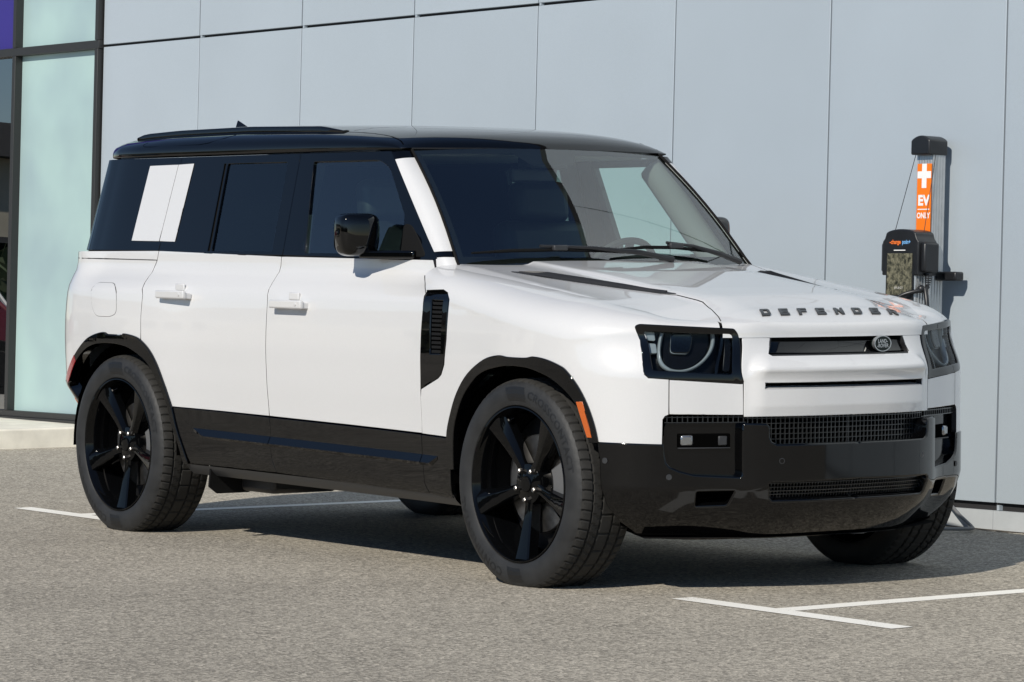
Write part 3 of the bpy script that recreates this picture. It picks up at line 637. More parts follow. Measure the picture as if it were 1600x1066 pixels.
# headlamp
hl=rounded([(.545,.994),(.560,1.001),(.915,.984),(.929,.968),(.989,.789),(.980,.786),(.628,.806),(.610,.822)],.008)
hli=rounded([(.572,.978),(.905,.966),(.950,.815),(.640,.832)],[.012,.012,.02,.012])
panel('headlamp_bezel',hl,P,M['bgloss'],car,gap=.0015,off=.002,holes=[hli],thick=.05,edge=.004,res=.025)
panel('headlamp_cover',inset(hli,-.004),P,M['lens'],car,off=-.004,res=.03,skirt=False)
panel('headlamp_housing',inset(hli,-.006),P,M['lampdark'],car,off=-.055,res=.04,thick=.003)
def ring(mir):
    c0=.742; z0=.935; b=MB(); K=40; prof=[(.092,-.032),(.094,-.022),(.099,-.017),(.105,-.019),(.108,-.030),(.103,-.045),(.094,-.04)]
    a0,a1=R_(160),R_(385); vs=[];fs=[]
    for k in range(K+1):
        a=a0+(a1-a0)*k/K
        for r,o in prof:
            t,z=c0+r*1.02*math.cos(a),z0+r*math.sin(a); n=snormal(P,t,min(z,.97)); vs.append(P(t,z)+n*(o-.004))
    m=len(prof)
    for k in range(K):
        for i in range(m): fs.append((k*m+i,k*m+(i+1)%m,(k+1)*m+(i+1)%m,(k+1)*m+i))
    b.add(vs,fs); return b.build('light_ring',M['frost'],car,smooth=True,angle=60,mirror=mir)
ring(False);ring(True)
bowl=[(.742+.086*math.cos(a),.935+.086*math.sin(a)) for a in np.linspace(R_(158),R_(386),22)]
panel('headlamp_reflector',bowl,P,M['lampdark'],car,off=-.045,res=.02,thick=.002)
lens=rounded([(.680,.968),(.688,.905),(.760,.903),(.762,.968)],.016)
panel('projector_frame',lens,P,M['frost'],car,off=-.030,thick=.02,holes=[inset(lens,.0045)],res=.02)
panel('projector_lens',inset(lens,.005),P,M['bgloss'],car,off=-.024,thick=.02,edge=.006,res=.012)
panel('running_light',rounded([(.575,.974),(.612,.970),(.617,.946),(.583,.948)],.003),P,M['frost'],car,off=-.02,thick=.02,edge=.003,res=.02)
panel('running_light',rounded([(.586,.934),(.622,.932),(.634,.905),(.597,.905)],.003),P,M['frost'],car,off=-.02,thick=.02,edge=.003,res=.02)
panel('headlamp_divider',[(.868,.970),(.876,.970),(.888,.82),(.880,.82)],P,M['bgloss'],car,off=-.012,thick=.04,res=.03)
panel('corner_lens',rounded([(.885,.955),(.905,.955),(.935,.835),(.915,.835)],.006),P,M['lampdark'],car,off=-.02,thick=.03,edge=.004,res=.02)
# body-colour front
panel('bumper_upper_corner',[(.706,.671),(.989,.667),(.987,.784),(.98,.7815),(.706,.7985)],P,M['white'],car,gap=.0022)
def PB(t,z):
    f=ss(.995,1.07,t)
    o=lin(z,[.66,.70,.80,.815,.828,.842,.862,.878,.890,.95],[.004,.012,.014,.020,.032,.036,.030,.014,.002,.0])*f
    return P(t,z,-o)
tg_=tof(.365)-.03; ts_=tof(.378)-.015
bz=[(.993,.663),(TM,.663),(TM,.7615),(ts_,.7615),(ts_,.789),(TM,.789),(TM,.884),(tg_+.02,.884),(tg_+.004,.892),(tg_,.949),(.950,.949),(.993,.79)]
panel('grille_surround',bz,PB,M['white'],car,gap=0,res=.012,thick=.03,edge=.003)
# slot recess: sloping lower lip and dark throat
for sgn,mir in ((1,False),(1,True)):
    b=MB(); L=np.linspace(ts_,TM,14); vs=[]
    for t in L: vs+=[PB(t,.7635),PB(t,.7735)-np.r_[snormal(P,t,.77)*.045]]
    b.add(vs,[(2*i,2*i+2,2*i+3,2*i+1) for i in range(len(L)-1)]); b.build('slot_lip',M['white'],car,mirror=mir,fixn=False)
    b=MB(); vs=[]
    for t in L: vs+=[P(t,.76)-snormal(P,t,.77)*.030,P(t,.792)-snormal(P,t,.77)*.030]
    b.add(vs,[(2*i,2*i+2,2*i+3,2*i+1) for i in range(len(L)-1)]); b.build('slot_throat',M['dark'],car,mirror=mir,fixn=False)
panel('grille_back',[(tg_-.01,.878),(TM,.878),(TM,.962),(tg_-.01,.962)],P,M['bmatte'],car,off=-.040,thick=.002)
panel('grille_frame',[(tg_+.003,.884),(TM,.884),(TM,.8885),(tg_+.006,.8885),(tg_+.006,.951),(tg_+.001,.951)],P,M['bsatin'],car,off=.001,thick=.035)
panel('grille_bar',[(tg_+.012,.902),(TM,.902),(TM,.938),(tg_+.012,.938)],P,M['bgloss'],car,off=-.014,thick=.02,edge=.003)
# oval badge
def oval(name,rx,rz,off,th,m,y0=.203,z0=.923,hole=None):
    b=MB(); K=32; x0=PB(tof(.203),.923)[0]
    out=[(rx*math.cos(2*math.pi*k/K),rz*math.sin(2*math.pi*k/K)) for k in range(K)]
    f=lambda u,v,d:(.7475+off+d-.18*abs(u)*0-.42*u*0.35,y0+u,z0+v)
    if hole is None: b.prism(out,f,-th,0)
    else:
        inn=[(u*hole,v*hole) for u,v in out]; vs=[f(u,v,d) for d in (-th,0) for u,v in out]+[f(u,v,d) for d in (-th,0) for u,v in inn]
        b.add(vs,[(K+i,K+(i+1)%K,3*K+(i+1)%K,3*K+i) for i in range(K)]+[(i,(i+1)%K,K+(i+1)%K,K+i) for i in range(K)]+[(2*K+i,3*K+i,3*K+(i+1)%K,2*K+(i+1)%K) for i in range(K)])
    return b.build(name,m,car,smooth=True,angle=30)
ob=oval('brand_badge',.048,.0285,.012,.02,M['badge3']); o2=oval('badge_rim',.0500,.0305,.0135,.014,M['badge2'],hole=.90); o2.parent=ob
def text_mesh(name,body,size,fn,m,parent,align='CENTER',depth=.001,sx=1.0,bold=0.0,space=1.0):
    c=bpy.data.curves.new(name,'FONT'); c.body=body; c.size=size; c.align_x=align; c.align_y='CENTER'; c.offset=bold; c.space_character=space; c.resolution_u=3
    o=bpy.data.objects.new(name,c); link(o); bpy.context.view_layer.update()
    dg=bpy.context.evaluated_depsgraph_get(); me0=o.evaluated_get(dg).to_mesh(); vs=[(v.co.x*sx,v.co.y) for v in me0.vertices]; fs=[tuple(p.vertices) for p in me0.polygons]
    bpy.data.objects.remove(o); bpy.data.curves.remove(c)
    b=MB(); b.add([fn(u,v,depth) for u,v in vs],fs)
    # side walls
    ec={}
    for f in fs:
        for i in range(len(f)): ec[(f[i],f[(i+1)%len(f)])]=1
    bd=[e for e in ec if (e[1],e[0]) not in ec]
    if depth>.0015:
        q=[];vv=[]
        for a,c_ in bd: k=len(vv); vv+=[fn(*vs[a],depth),fn(*vs[c_],depth),fn(*vs[c_],0),fn(*vs[a],0)]; q.append((k,k+1,k+2,k+3))
        b.add(vv,q)
    return b.build(name,m,parent,fixn=False)
bf=lambda u,v,d:(.7475+.012+d-.147*u,.203+u,.923+v)
t1=text_mesh('badge_lettering','LAND-',.0200,lambda u,v,d:bf(u,v+.0085,d),M['badge2'],ob,sx=.95,bold=.0006); t2=text_mesh('badge_lettering','-ROVER',.0200,lambda u,v,d:bf(u,v-.0085,d),M['badge2'],ob,sx=.95,bold=.0006)
for t_ in (t1,t2): t_['label']='silver words on the oval badge'
# raised bonnet letters
LT={'D':[[(0,0),(.85,0),(1,.2),(1,.8),(.85,1),(0,1)],[(.26,.24),(.26,.76),(.70,.76),(.75,.68),(.75,.32),(.70,.24)]],
'E':[[(0,0),(1,0),(1,.24),(.26,.24),(.26,.39),(.93,.39),(.93,.61),(.26,.61),(.26,.76),(1,.76),(1,1),(0,1)]],
'F':[[(0,0),(.26,0),(.26,.36),(.93,.36),(.93,.60),(.26,.60),(.26,.76),(1,.76),(1,1),(0,1)]],
'N':[[(0,0),(.25,0),(.25,.62),(.72,0),(1,0),(1,1),(.75,1),(.75,.38),(.28,1),(0,1)]],
'R':[[(0,0),(.26,0),(.26,.32),(.50,.32),(.74,0),(1.05,0),(.80,.34),(1,.45),(1,.88),(.88,1),(0,1)],[(.26,.54),(.26,.77),(.74,.77),(.74,.54)]]}
for i,chh in enumerate('DEFENDER'):
    y0=-.290+i*.0915; b=MB()
    LS=lambda u,v,o=0: T(.676-.060*v,y0-.036+.036*v+.043*u)
    L=LT[chh]; panel('w',L[0],LS,None,None,mb=b,build=False,holes=L[1:],off=.005,thick=.006,res=.35,edge=.0005,flip=1)
    b.build('bonnet_letter',M['badge'],car)
# bumper
bo=[(.437,.561),(.680,.5565),(.683,.52),(.690,.49),(.705,.472),(.742,.456),(.80,.441),(.900,.436),(.975,.433),(.985,.445),(.985,.628),(.990,.632),(1.062,.630),(1.068,.624),(1.070,.585),(1.078,.565),(1.100,.553),(TM,.552),(TM,.428),(1.080,.425),(1.066,.415),(1.076,.355),(1.092,.343),(TM,.343),(TM,.205),(1.05,.203),(.90,.198),(.80,.198),(.66,.205),(.57,.228),(.51,.27),(.470,.33),(.452,.40),(.448,.50)]
panel('front_bumper',bo,PO,M['bumper'],car,gap=.0,off=.004,thick=.06,edge=.007,res=.022,holes=[rounded([(.805,.322),(.935,.326),(.962,.393),(.805,.390)],.014)])
panel('fog_lamp_housing',[(.680,.43),(.995,.425),(.995,.637),(.70,.636),(.684,.60)],P,M['bumper'],car,off=-.030,thick=.02)
def boxat(name,t,z,d,m,off,parent=car,bevel=.004,dz=0,S_=P):
    out=[]
    for mir in (False,True):
        p=S_(t,z); n=snormal(S_,t,z); X=Vector((n[1]*-1,n[0],0)).normalized(); Nn=Vector(n); Zz=X.cross(Nn)*-1
        mt=Matrix((X,Nn,Zz)).transposed().to_3x3(); b=MB(); b.box(Vector(p)+Nn*off,d,mt); o=b.build(name,m,parent,bevel=bevel,mirror=mir); out.append(o)
    return out
boxat('fog_lamp_recess',.845,.572,(.20,.02,.052),M['dark'],-.030)
boxat('fog_lamp_lens',.775,.574,(.050,.02,.040),M['reflector'],-.022,bevel=.008)
boxat('fog_lamp_trim',.845,.545,(.20,.02,.005),M['trim'],-.026,bevel=.002)
boxat('fog_lamp_blade',.915,.572,(.035,.02,.035),M['trim'],-.024,bevel=.004)
# mesh grilles
def meshgrid(name,t0,t1,z0,z1,pt,pz,off,bar=.0035,S_=P,dep=.008):
    b=MB()
    K=max(2,int((t1-t0)/.02)); 
    def strip(ts,zsn,w,vert):
        for side in (0,1):
            vs=[];fs=[]
            for t,z in zip(ts,zsn):
                n=snormal(S_,t,z)
                if vert: q=[S_(t-w/2,z)+n*off,S_(t+w/2,z)+n*off,S_(t+w/2,z)+n*(off-dep),S_(t-w/2,z)+n*(off-dep)]
                else: q=[S_(t,z-w/2)+n*off,S_(t,z+w/2)+n*off,S_(t,z+w/2)+n*(off-dep),S_(t,z-w/2)+n*(off-dep)]
                if side: q=[(a,-b_,c) for a,b_,c in q]
                vs+=q
            for i in range(len(ts)-1):
                for k in range(4):
                    f=(i*4+k,i*4+(k+1)%4,(i+1)*4+(k+1)%4,(i+1)*4+k); fs.append(f)
            b.add(vs,fs)
    t=t0+pt/2
    while t<t1: strip([t,t],[z0,z1],bar,True); t+=pt
    z=z0
    while z<=z1+1e-4: strip(list(np.linspace(t0,t1,K)),[z]*K,bar*.8,False); z+=pz
    o=b.build(name,M['mesh'],car); return tag(o,kind='stuff')
meshgrid('grille_mesh',1.0,TM,.556,.664,.0195,.0195,-.018)
meshgrid('grille_mesh',.69,1.0,.640,.664,.0195,.0195,-.012)
meshgrid('lower_grille_mesh',1.05,TM,.338,.432,.0135,.0125,.012,bar=.003)
panel('inner_front',[(.45,.21),(TM,.21),(TM,.97),(.60,.97),(.56,.80),(.46,.6)],P,M['dark'],car,off=-.085,thick=.004,res=.08)
panel('inner_front',[(.56,.20),(TM,.20),(TM,.34),(.46,.34)],P,M['dark'],car,off=-.05,thick=.004,res=.08)
un=MB(); pts=[tuple(P(t,.20)[:2]) for t in np.linspace(.6,TM,14)]
un.add([(x*.985,y*.97,.205) for x,y in pts]+[(x*.985,-y*.97,.205) for x,y in pts[::-1]]+[(.1,.62,.235),(.1,-.62,.235)],[tuple(range(2*len(pts)+2))]); un.build('undertray',M['bmatte'],car,fixn=False)
def sensor(t,z,off=.005,S_=P,r=.011):
    for mir in (False,True):
        p=Vector(S_(t,z)); n=Vector(snormal(S_,t,z)); b=MB(); q=n.to_track_quat('Z','Y')
        vs=[];K=16
        for rr,h in ((r,.0),(r,.002),(r*.8,.0022),(r*.76,.0012),(0.0001,.0012)):
            for k in range(K): vs.append(p+n*(off)+q@Vector((rr*math.cos(2*math.pi*k/K),rr*math.sin(2*math.pi*k/K),h)))
        b.add(vs,[(j*K+k,j*K+(k+1)%K,(j+1)*K+(k+1)%K,(j+1)*K+k) for j in range(4) for k in range(K)]); b.build('parking_sensor',M['trim'],car,smooth=True,mirror=mir)
sensor(.467,.498,.006); sensor(.705,.440,.006,PO); sensor(1.12,.498,.002,PO)
# air intake panel behind the front wheel arch
ventp=rounded([(-.655,1.113),(-.520,1.112),(-.492,1.101),(-.477,1.074),(-.479,.924),(-.494,.826),(-.516,.790),(-.540,.774),(-.664,.727),(-.659,.894),(-.657,1.020),(-.655,1.083)],.004)
vh=[(-.603,1.078),(-.513,1.076),(-.510,.862),(-.592,.860)]
panel('side_vent',ventp,P,M['bgloss'],car,off=.003,thick=.02,edge=.004,res=.025,holes=[vh])
panel('side_vent_back',inset(vh,-.004),P,M['dark'],car,off=-.016,res=.04)
for mir in (False,True):
    b=MB()
    for j in range(13):
        z=.868+j*.0172
        for k in range(4):
            u=-.585+.004*(1-j/12)*0+k*.0205+(.010 if j%2 else 0)*.0-(j*.0008); p=Vector(P(u,z)); n=Vector(snormal(P,u,z)); X=Vector((1,0,0))
            b.add([p+X*-.007+n*-.014,p+X*.006+n*.001,p+X*.006+n*-.014,p+X*-.007+n*-.014+Vector((0,0,.0105)),p+X*.006+n*.001+Vector((0,0,.0105)),p+X*.006+n*-.014+Vector((0,0,.0105))],[(0,1,4,3),(3,4,5),(0,2,1),(1,2,5,4)])
    tag(b.build('side_vent_grid',M['trim'],car,mirror=mir),kind='stuff')
# bonnet vent inserts with fine ribs
VT=rounded([(-.455,-.661),(-.400,-.560),(-.385,-.540),(.02,-.455),(.288,-.424),(.02,-.512),(-.2,-.586)],.006)
for mir in (False,True):
    b=MB(); panel('w',VT,T,None,None,mb=b,build=False,off=.0035,thick=.004,res=.03); vp=b.build('bonnet_vent',M['trim'],car,mirror=mir)
    b=MB()
    for k in range(9):
        f=(k+.5)/9; vs=[];fs=[]
        for i in range(15):
            g_=i/14; x=-.42+(.66)*g_; yl=lin(x,[-.455,-.2,.02,.288],[-.661,-.586,-.512,-.424]); yh=lin(x,[-.455,-.40,-.385,.02,.288],[-.661,-.56,-.54,-.455,-.424])
            y=yl+(yh-yl)*f; p=T(x,y); wv=.0028*min(1,(yh-yl)/.05)
            vs+=[(p[0],y-wv,p[2]+.004),(p[0],y,p[2]+.0085),(p[0],y+wv,p[2]+.004)]
        fs=[(i*3+j,i*3+j+1,(i+1)*3+j+1,(i+1)*3+j) for i in range(14) for j in range(2)]
        b.add(vs,fs)
    o=b.build('vent_rib',M['bsatin'],vp,fixn=False,mirror=mir); tag(o,kind='stuff')
# ============================================================ GREENHOUSE
BG=M['bgloss']
W_f=rounded([(-1.663,1.252),(-1.740,1.636),(-1.268,1.636),(-1.192,1.604),(-1.030,1.404),(-1.022,1.272),(-1.012,1.252)],[.004,.012,.03,.03,.02,.02,.004])
panel('front_door_frame',[(-1.826,1.2425),(-1.849,1.672),(-1.205,1.672),(-.780,1.2405),(-.765,1.228)],GS,BG,car,gap=.0015,holes=[W_f],thick=.025,edge=.002,res=.04)
panel('front_window',inset(W_f,-.003),GS,M['fglass'],car,off=-.010,res=.06,skirt=False)
W_r=rounded([(-2.403,1.256),(-2.423,1.638),(-1.938,1.638),(-1.915,1.256)],.010)
panel('rear_door_frame',[(-2.850,1.2440),(-2.821,1.672),(-1.853,1.672),(-1.830,1.2425)],GS,BG,car,gap=.0015,holes=[W_r,[(-2.436,1.256),(-2.452,1.638),(-2.434,1.638),(-2.416,1.256)]],thick=.025,edge=.002,res=.04)
panel('window_seal',[(-2.44,1.25),(-2.456,1.64),(-2.43,1.64),(-2.412,1.25)],GS,M['bmatte'],car,off=-.008,res=.06)
panel('rear_window',inset(W_r,-.003),GS,M['rglass'],car,off=-.008,res=.06,skirt=False)
panel('quarter_window',[(-3.508,1.256),(-3.528,1.672),(-2.825,1.672),(-2.854,1.256)],GS,BG,car,gap=.0015,thick=.02,edge=.002,res=.04)
panel('rear_corner_panel',[(-4.02,1.256),(-4.02,1.672),(-3.531,1.672),(-3.511,1.256)],GS,BG,car,gap=.0015,thick=.02,edge=.002,res=.04)
panel('tailgate_window',[(GC.tmin,1.254),(GC.tmin,1.668),(-4.024,1.668),(-4.024,1.254)],GS,BG,car,thick=.02,res=.06)
panel('signature_panel',[(-3.104,1.300),(-3.084,1.636),(-2.8385,1.638),(-2.8605,1.2985)],GS,M['white'],car,off=.0035,thick=.004,res=.05,edge=.001)
panel('signature_panel',[(-2.8545,1.2985),(-2.8325,1.638),(-2.704,1.641),(-2.724,1.2965)],GS,M['white'],car,off=.0035,thick=.004,res=.05,edge=.001)
panel('pillar_liner',[(-3.5,1.245),(-3.5,1.67),(-2.46,1.67),(-2.44,1.245)],GS,M['dark'],car,off=-.03,res=.1,thick=.003)
panel('belt_line_seal',[(-4.0,1.240),(-4.0,1.254),(-2.85,1.251),(-1.83,1.2425),(-.775,1.232),(-.77,1.222)],GS,M['bmatte'],car,off=-.006,res=.1,thick=.02)
panel('belt_shelf',[(-4.0,1.225),(-4.0,1.24),(-.8,1.23),(-.8,1.215)],GS,M['dark'],car,off=-.02,res=.1,thick=.02)
# windscreen and pillars
def WS(u,v):
    yb,yt=.750*u,.645*u; b_=np.array([-.692+.085*(1-u*u),yb,1.217+.006*(1-u*u)]); t_=np.array([-1.168+.070*(1-u*u),yt,1.679+.012*(1-u*u)])
    p=b_*(1-v)+t_*v; p[0]+=.018*math.sin(math.pi*min(1,max(0,v))); p[2]+=.012*math.sin(math.pi*min(1,max(0,v))); return p
gb=MB(); panel('w',[(-1,-.06),(1,-.06),(1,1),(-1,1)],WS,None,None,mb=gb,build=False,res=.09,skirt=False); gb.build('windscreen',M['lens'] if 0 else M['wsglass'],car)
frit=MB()
def fritp(poly): panel('w',poly,lambda u,v:WS(u,v),None,None,mb=frit,build=False,res=.07,skirt=False,off=-.003)
fritp([(-1,-.06),(1,-.06),(1,.055),(.5,.045),(0,.04),(-.5,.045),(-1,.055)]); fritp([(-1,.955),(-.3,.955),(-.22,.85),(.12,.85),(.2,.955),(1,.955),(1,1),(-1,1)]); fritp([(-1,.055),(-.955,.055),(-.955,.955),(-1,.955)]); fritp([(1,.055),(1,.955),(.955,.955),(.955,.055)])
frit.build('windscreen_border',M['bmatte'],car)
def PO_(v): # pillar outer edge
    z=1.172+(1.668-1.172)*v; x=lin(z,[1.172,1.21,1.246,1.643,1.672],[-.729,-.764,-.782,-1.172,-1.200]); y=GS(x,z)[1] if z>1.22 else P(x,z)[1]*ss(1.24,1.17,z)*0+lin(z,[1.172,1.22],[P(-.729,1.172)[1],GS(-.768,1.22)[1]-.006]); return np.array([x+.003,y,z])
def PI_(v):
    z=1.172+(1.674-1.172)*v; 
    vv=(z-1.217)/(1.679-1.217); p=WS(-1,vv); return p+np.array([0,-.001,0])
def AP(u,v):
    a,b_=PO_(v),PI_(v); n=np.array([.5,-.86,.1]); return a*(1-u)+b_*u+n*.014*math.sin(math.pi*min(1,max(0,u)))
for u0,u1,v0,v1,m,nm in ((0,1,-.05,.133,'white','pillar_base'),(0,1,.137,.178,'bgloss','pillar_trim'),(0,1,.182,.938,'white','windscreen_pillar'),(0,1,.942,1.0,'bgloss','pillar_trim')):
    panel(nm,[(.01,v0),(.99,v0),(.99,v1),(.01,v1)],AP,M[m],car,res=.12,thick=.02,edge=.0015)
for mir in (False,True):
    b=MB(); b.tube([PI_(v)+np.array([.004,-.003,.004]) for v in np.linspace(0,1,10)],.006,6); b.build('pillar_seal',M['bmatte'],car,mirror=mir)
# roof
RX=[-3.74,-3.70,-3.60,-3.4,-3.0,-2.4,-1.8,-1.5,-1.35,-1.24,-1.17,-1.125,-1.10]
RH=[.035,.062,.088,.110,.127,.132,.116,.098,.085,.068,.048,.024,.0]
def hw(x): return lin(x,[-3.74,-3.70,-3.64,-3.56,-3.48,-3.37,-3.0,-1.7,-1.4,-1.25,-1.168,-1.1],[.46,.545,.62,.69,.722,.742,.752,.746,.737,.727,.712,.695])
def RF(xx,r):
    # xx: -3.74..-1.10 centre line station, r: -1..1 across
    y=hw(xx)*r; k=ss(-2.2,-1.1,xx); x=xx-.072*k*abs(r)**2
    s=(1-min(1,abs(r))**3.4)**.36 if abs(r)<1 else 0
    return np.array([x,y,1.686+lin(xx,RX,RH)*s+.006*k*(1-r*r)])
rs=[-1,-.9995,-.998,-.995,-.99,-.98,-.965,-.945,-.92,-.885,-.84,-.78,-.7,-.6,-.48,-.35,-.2,0]; rs=rs+[-a for a in rs[::-1][1:]]
xs_=[-3.74,-3.725,-3.70,-3.66,-3.6,-3.5,-3.4,-3.2,-3,-2.7,-2.4,-2.1,-1.8,-1.65,-1.5,-1.4,-1.32,-1.26,-1.21,-1.18,-1.155,-1.135,-1.12,-1.11,-1.103,-1.10]
b=MB(); vs=[RF(x,r) for x in xs_ for r in rs]; m_=len(rs)
b.add(vs,[(i*m_+k,i*m_+k+1,(i+1)*m_+k+1,(i+1)*m_+k) for i in range(len(xs_)-1) for k in range(m_-1)])
e=[RF(x,-1) for x in xs_]; 
for sg in (1,-1):
    vv=[];
    for p in e: vv+=[(p[0],p[1]*sg,p[2]),(p[0],p[1]*sg*.998,p[2]-.006),(p[0],p[1]*sg-.03*sg*-1,p[2]-.012)]
    b.add(vv,[(3*i+k,3*i+k+1,3*i+k+4,3*i+k+3) for i in range(len(e)-1) for k in range(2)])
fe=[RF(-1.10,r) for r in rs]; vv=[]
for p in fe: vv+=[tuple(p),(p[0]-.002,p[1],p[2]-.006),(p[0]-.05,p[1],p[2]-.006)]
b.add(vv,[(3*i+k,3*i+k+1,3*i+k+4,3*i+k+3) for i in range(len(fe)-1) for k in range(2)])
rf=b.build('roof',BG,car,smooth=True,angle=50)
b=MB(); b.box((-2.4,0,1.668),(2.1,1.40,.012)); b.build('headliner',M['headliner'],car)
def rail(mir):
    b=MB(); K=30; vs=[];fs=[]
    for i in range(K+1):
        x=-3.378+1.712*i/K; zt=lin(x,RX,RH)*(1-(.64/.75)**3.4)**.36+1.686
        k=min(1,i/1.5+.15,(K-i)/3.+.02); h=.040*min(1,.4+.6*k) if i<K else .004; h=.004+(.015)*min(1,k)
        for y,z in ((-.655,zt-.006),(-.656,zt+h*.35),(-.652,zt+h),(-.634,zt+h+.002),(-.621,zt+h*.9),(-.619,zt)): vs.append((x,y,z))
    for i in range(K):
        for k in range(6): fs.append((i*6+k,i*6+(k+1)%6,(i+1)*6+(k+1)%6,(i+1)*6+k))
    fs+=[tuple(range(6)),tuple(range(K*6,K*6+6))]; b.add(vs,fs); o=b.build('roof_rail',M['bgloss'],car,smooth=True,angle=30,mirror=mir)
rail(False); rail(True)
b=MB(); z0=1.812; b.add([(-3.56,-.03,z0-.02),(-3.56,.03,z0-.02),(-3.36,0,z0-.01),(-3.55,-.008,z0+.062),(-3.55,.008,z0+.062)],[(0,2,3),(2,1,4,3),(0,3,4,1)]); b.build('roof_antenna',BG,car,bevel=.004)
# roof shut lines
def roofline(pts,name='roof_seam',wd=.0022):
    b=MB(); P3=[Vector(RF(x,r))+Vector((0,0,.0006)) for x,r in pts]; vs=[]
    for i,p in enumerate(P3):
        d=(P3[min(i+1,len(P3)-1)]-P3[max(i-1,0)]).normalized(); n=d.cross(Vector((0,0,1))).normalized()*wd; vs+=[p-n,p+n]
    b.add(vs,[(2*i,2*i+1,2*i+3,2*i+2) for i in range(len(P3)-1)]); b.build(name,M['dark'],car,fixn=False)
roofline([(-3.70,-.86),(-3.2,-.865),(-2.4,-.865),(-1.8,-.862),(-1.5,-.86),(-1.35,-.87),(-1.24,-.89),(-1.17,-.92),(-1.13,-.95)]); roofline([(-3.70,.86),(-2.4,.865),(-1.5,.86),(-1.24,.89),(-1.13,.95)])
roofline([(-1.62,-.82+.082*i) for i in range(21)])
roofline([(-3.18,-.955),(-3.20,-.975),(-3.18,-.985),(-3.11,-.988),(-2.68,-.988),(-2.61,-.982),(-2.51,-.95),(-2.46,-.92)],wd=.0018)
# cowl behind bonnet
cw=MB(); cw.add([(-.59,-.76,1.165),(-.54,0,1.20),(-.59,.76,1.165),(-.72,.76,1.195),(-.66,0,1.205),(-.72,-.76,1.195)],[(0,1,4,5),(1,2,3,4)]); cw.v=[(x-.07,y,z-.03) for x,y,z in cw.v]; cw.build('cowl_tray',M['bmatte'],car,fixn=False)
# wipers
def wiper(pts,arm,name='wiper'):
    b=MB(); P3=[WS(u,v)+np.array([.02,0,.022]) for u,v in pts]; b.tube(P3,[.004]+[.0075]*(len(P3)-2)+[.004],6); w_=b.build('wiper_blade',M['bmatte'],car)
    b=MB(); A=[WS(u,v)+np.array([.026+k,0,.032+k*.3]) for u,v,k in arm]; b.tube(A,[.013,.011,.007,.006],8); b.build('wiper_arm',M['bsatin'],w_)
    b=MB(); p=WS(*pts[len(pts)//2])+np.array([.024,0,.03]); b.box(p,(.03,.07,.022)); b.build('wiper_clip',M['trim'],w_,bevel=.005)
wiper([(-.93,.035),(-.7,.05),(-.4,.055),(-.1,.045),(.02,.03)],[(.30,-.06,.02),(.1,.0,.02),(-.2,.05,.0),(-.52,.065,0)])
wiper([(-.02,.055),(.2,.075),(.42,.075),(.62,.055),(.72,.04)],[(.86,-.06,.0),(.72,.0,.01),(.55,.07,0),(.36,.095,0)])
# door mirrors
def dmirror(mir):
    c=Vector((-1.152,-.925,1.329)); rnd=random.Random(1)
    # superellipse shell
    b=MB(); nu,nv=40,20; vs=[];fs=[]; a_,b_,c_=.056,.088,.087
    rot=Matrix.Rotation(R_(-8),3,'Z')
    def sp(v,p): return math.copysign(abs(v)**p,v)
    for i in range(nv+1):
        ph=-math.pi/2+math.pi*i/nv
        for k in range(nu):
            th=2*math.pi*k/nu; e1,e2=.42,.50
            v=Vector((a_*sp(math.cos(ph),e1)*sp(math.cos(th),e2),b_*sp(math.cos(ph),e1)*sp(math.sin(th),e2),c_*sp(math.sin(ph),e1)))
            v.x*=1+ .25*(v.x>0)*(1-abs(v.y/b_)*.6); v.y*=1-.10*max(0,-v.z/c_)
            vs.append(rot@v+c)
    for i in range(nv):
        for k in range(nu): fs.append((i*nu+k,i*nu+(k+1)%nu,(i+1)*nu+(k+1)%nu,(i+1)*nu+k))
    b.add(vs,fs); mh=b.build('door_mirror',BG,car,smooth=True,angle=70,mirror=mir)
    b=MB(); b.add([tuple(rot@Vector((-.057,y,z))+c) for y,z in rounded([(-.075,-.070),(.075,-.070),(.075,.072),(-.075,.072)],.03)],[tuple(range(20))]); b.build('mirror_glass',M['chrome'],mh,mirror=mir,fixn=False)
    b=MB(); s=1; A=Vector((-.905,-.79,1.250)); Bq=Vector((-1.13,-.905,1.250)); d=(Bq-A); L=d.length; mt=Matrix.Rotation(math.atan2(d.y,d.x),3,'Z'); b.box((A+Bq)/2,(L,.085,.032),mt); b.build('mirror_arm',BG,mh,bevel=.008,mirror=mir)
    b=MB(); lp=[(-.07,-.098,.0),(.07,-.098,.0)]
    b.box(c+Vector((.012,0,-.070)),(.128,.185,.003)); b.build('mirror_seam',M['dark'],mh,mirror=mir) if 0 else None
    return mh
dmirror(False); dmirror(True)
panel('mirror_mount',rounded([(-1.004,1.2445),(-1.010,1.30),(-1.022,1.372),(-.975,1.366),(-.91,1.31),(-.85,1.2445)],.02),GS,M['bmatte'],car,off=.004,thick=.01,edge=.004,res=.03)
